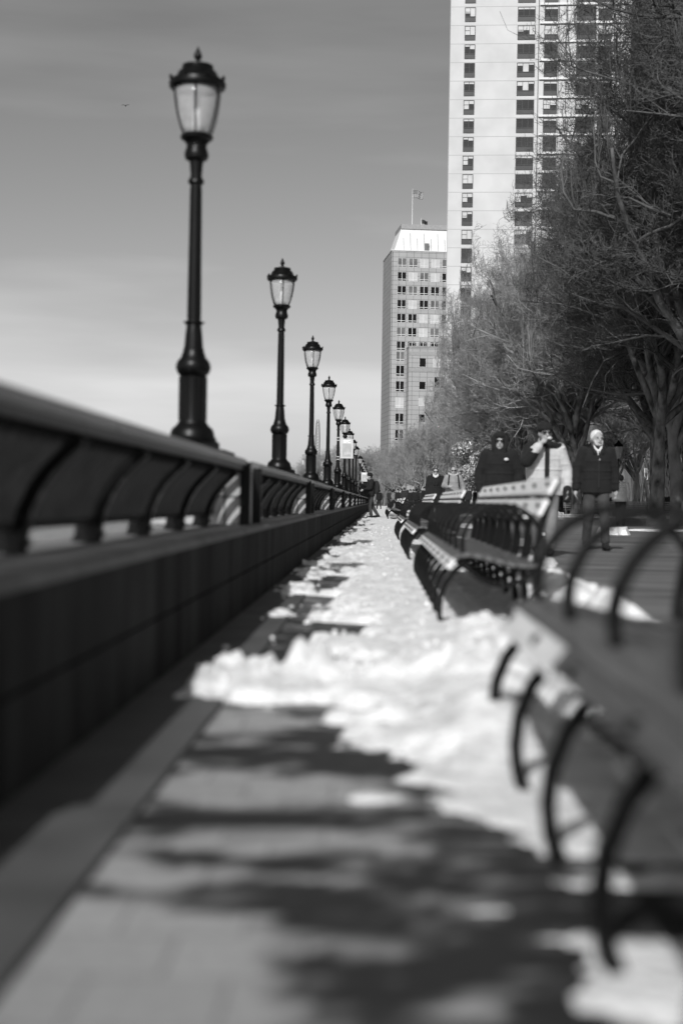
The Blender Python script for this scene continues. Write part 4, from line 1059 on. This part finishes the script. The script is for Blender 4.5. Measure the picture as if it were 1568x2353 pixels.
person('white haired bearded man in dark jacket and jeans walking towards the camera', place(1368, 21.2), radians(4), 1.78, dict(top=black_cloth, legs=jeans_m, hair=white_hair), dict(walk, turn=radians(12), hem=.82, elL=(.27, .04, 1.13), wrL=(.285, .02, .88), elR=(-.28, .02, 1.13), wrR=(-.30, -.03, .88), armw=1.05), .012, hairstyle='short', build=1.03, extras=(x_collar_beard, x_zip))
person('person in long black coat with pale scarf and sunglasses, left of the couple', place(999, 43), radians(0), 1.72, dict(top=black_cloth, legs=dark_cloth), dict(walk, glasses=True, hem=.62, head=(.0, -.05, 1.585)), .016, hairstyle='short', build=1.1, extras=(x_dark_scarf,))
person('bald person in fur collared light parka with rucksack straps, right of the couple', place(1040, 42.5), radians(0), 1.74, dict(top=mat('light_parka', .22, .85, .15, 8, bump=.3), legs=mid_cloth), dict(walk, glasses=True, hem=.68, elR=(-.29, -.03, 1.15), wrR=(-.17, -.25, 1.13), elL=(.30, .02, 1.14), wrL=(.30, -.05, .9), handdR=(.7, -.4, .1)), .016, hairstyle='none', build=1.15, extras=(x_fur, x_straps))
person('man in profile with beanie, black puffer jacket and rucksack standing by the wall', place(851, 56.5), radians(-82), 1.78, dict(top=black_cloth, legs=jeans_m), dict(head=(0, -.07, 1.59), hipL=(.09, .03, .9), ankL=(.10, .02, .09), kneeL=(.10, -.04, .49), kneeR=(-.10, .07, .49), ankR=(-.1, .30, .12), elR=(-.26, -.05, 1.16), wrR=(-.12, -.30, 1.30), elL=(.26, -.05, 1.16), wrL=(.12, -.28, 1.08), handdR=(.1, -.3, 1), hem=.86, armw=1.15), .014, hairstyle='beanie', build=1.1, extras=(x_backpack, x_quilt, x_mask))
person('person in ribbed silver puffer coat half hidden behind the white haired man', place(1425, 47), radians(175), 1.66, dict(top=shiny_puffer, legs=black_cloth), dict(hem=.82), .018, hairstyle='short', build=1.0, extras=(x_quilt,))
person('person in black standing close behind the thick mottled tree trunk', place(1505, 66.5), radians(55), 1.74, dict(top=black_cloth, legs=black_cloth), dict(head=(0, -.06, 1.57), elL=(.30, -.04, 1.15), wrL=(.14, -.26, 1.13), elR=(-.30, -.04, 1.15), wrR=(-.12, -.26, 1.13), handdL=(-.6, -.3, 0), handdR=(.6, -.3, 0), hem=.7), .02, hairstyle='short', build=1.15)
crowd = [(870.5, 118, 0), (893, 132, 1), (905, 122, 2), (913, 112, 0), (921, 118, 3), (928, 104, 1), (936, 125, 2), (942, 110, 0), (948, 120, 1), (958, 130, 3), (965, 112, 1), (974, 105, 0), (1075, 96, 1), (1090, 102, 0), (955, 106, 0)]
cmats = [dict(top=black_cloth, legs=dark_cloth), dict(top=dark_cloth, legs=black_cloth), dict(top=mid_cloth, legs=black_cloth), dict(top=beige_cloth, legs=jeans_m)]
protos = [person('x', (0, 0, 0), 0, 1.72, cmats[i], walk, .035, hairstyle=['beanie', 'short', 'hood', 'short'][i], build=1.1) for i in range(4)]
used = set()
clab = ['far pedestrian in black coat and beanie in the crowd', 'far bareheaded pedestrian in charcoal clothes in the crowd', 'far hooded pedestrian in a mid grey coat in the crowd', 'far pedestrian in a pale coat in the crowd']
for i, (px, Z, t_) in enumerate(crowd):
    pp = protos[t_] if t_ not in used else copy_tree(protos[t_]); used.add(t_)
    pp.location = place(px, Z); pp.rotation_euler = (0, 0, radians(40*((i*7) % 9)-160)); sc_ = (1.62+.16*((i*5) % 7)/6)/1.72
    pp.scale = (sc_,)*3; pp['label'] = clab[t_].replace('in the crowd', 'in the crowd, %s from its left' % nth[sorted(c_[0] for c_ in crowd).index(px)]); pp['group'] = 'pedestrians at the far end of the path'
bpy.context.view_layer.update()
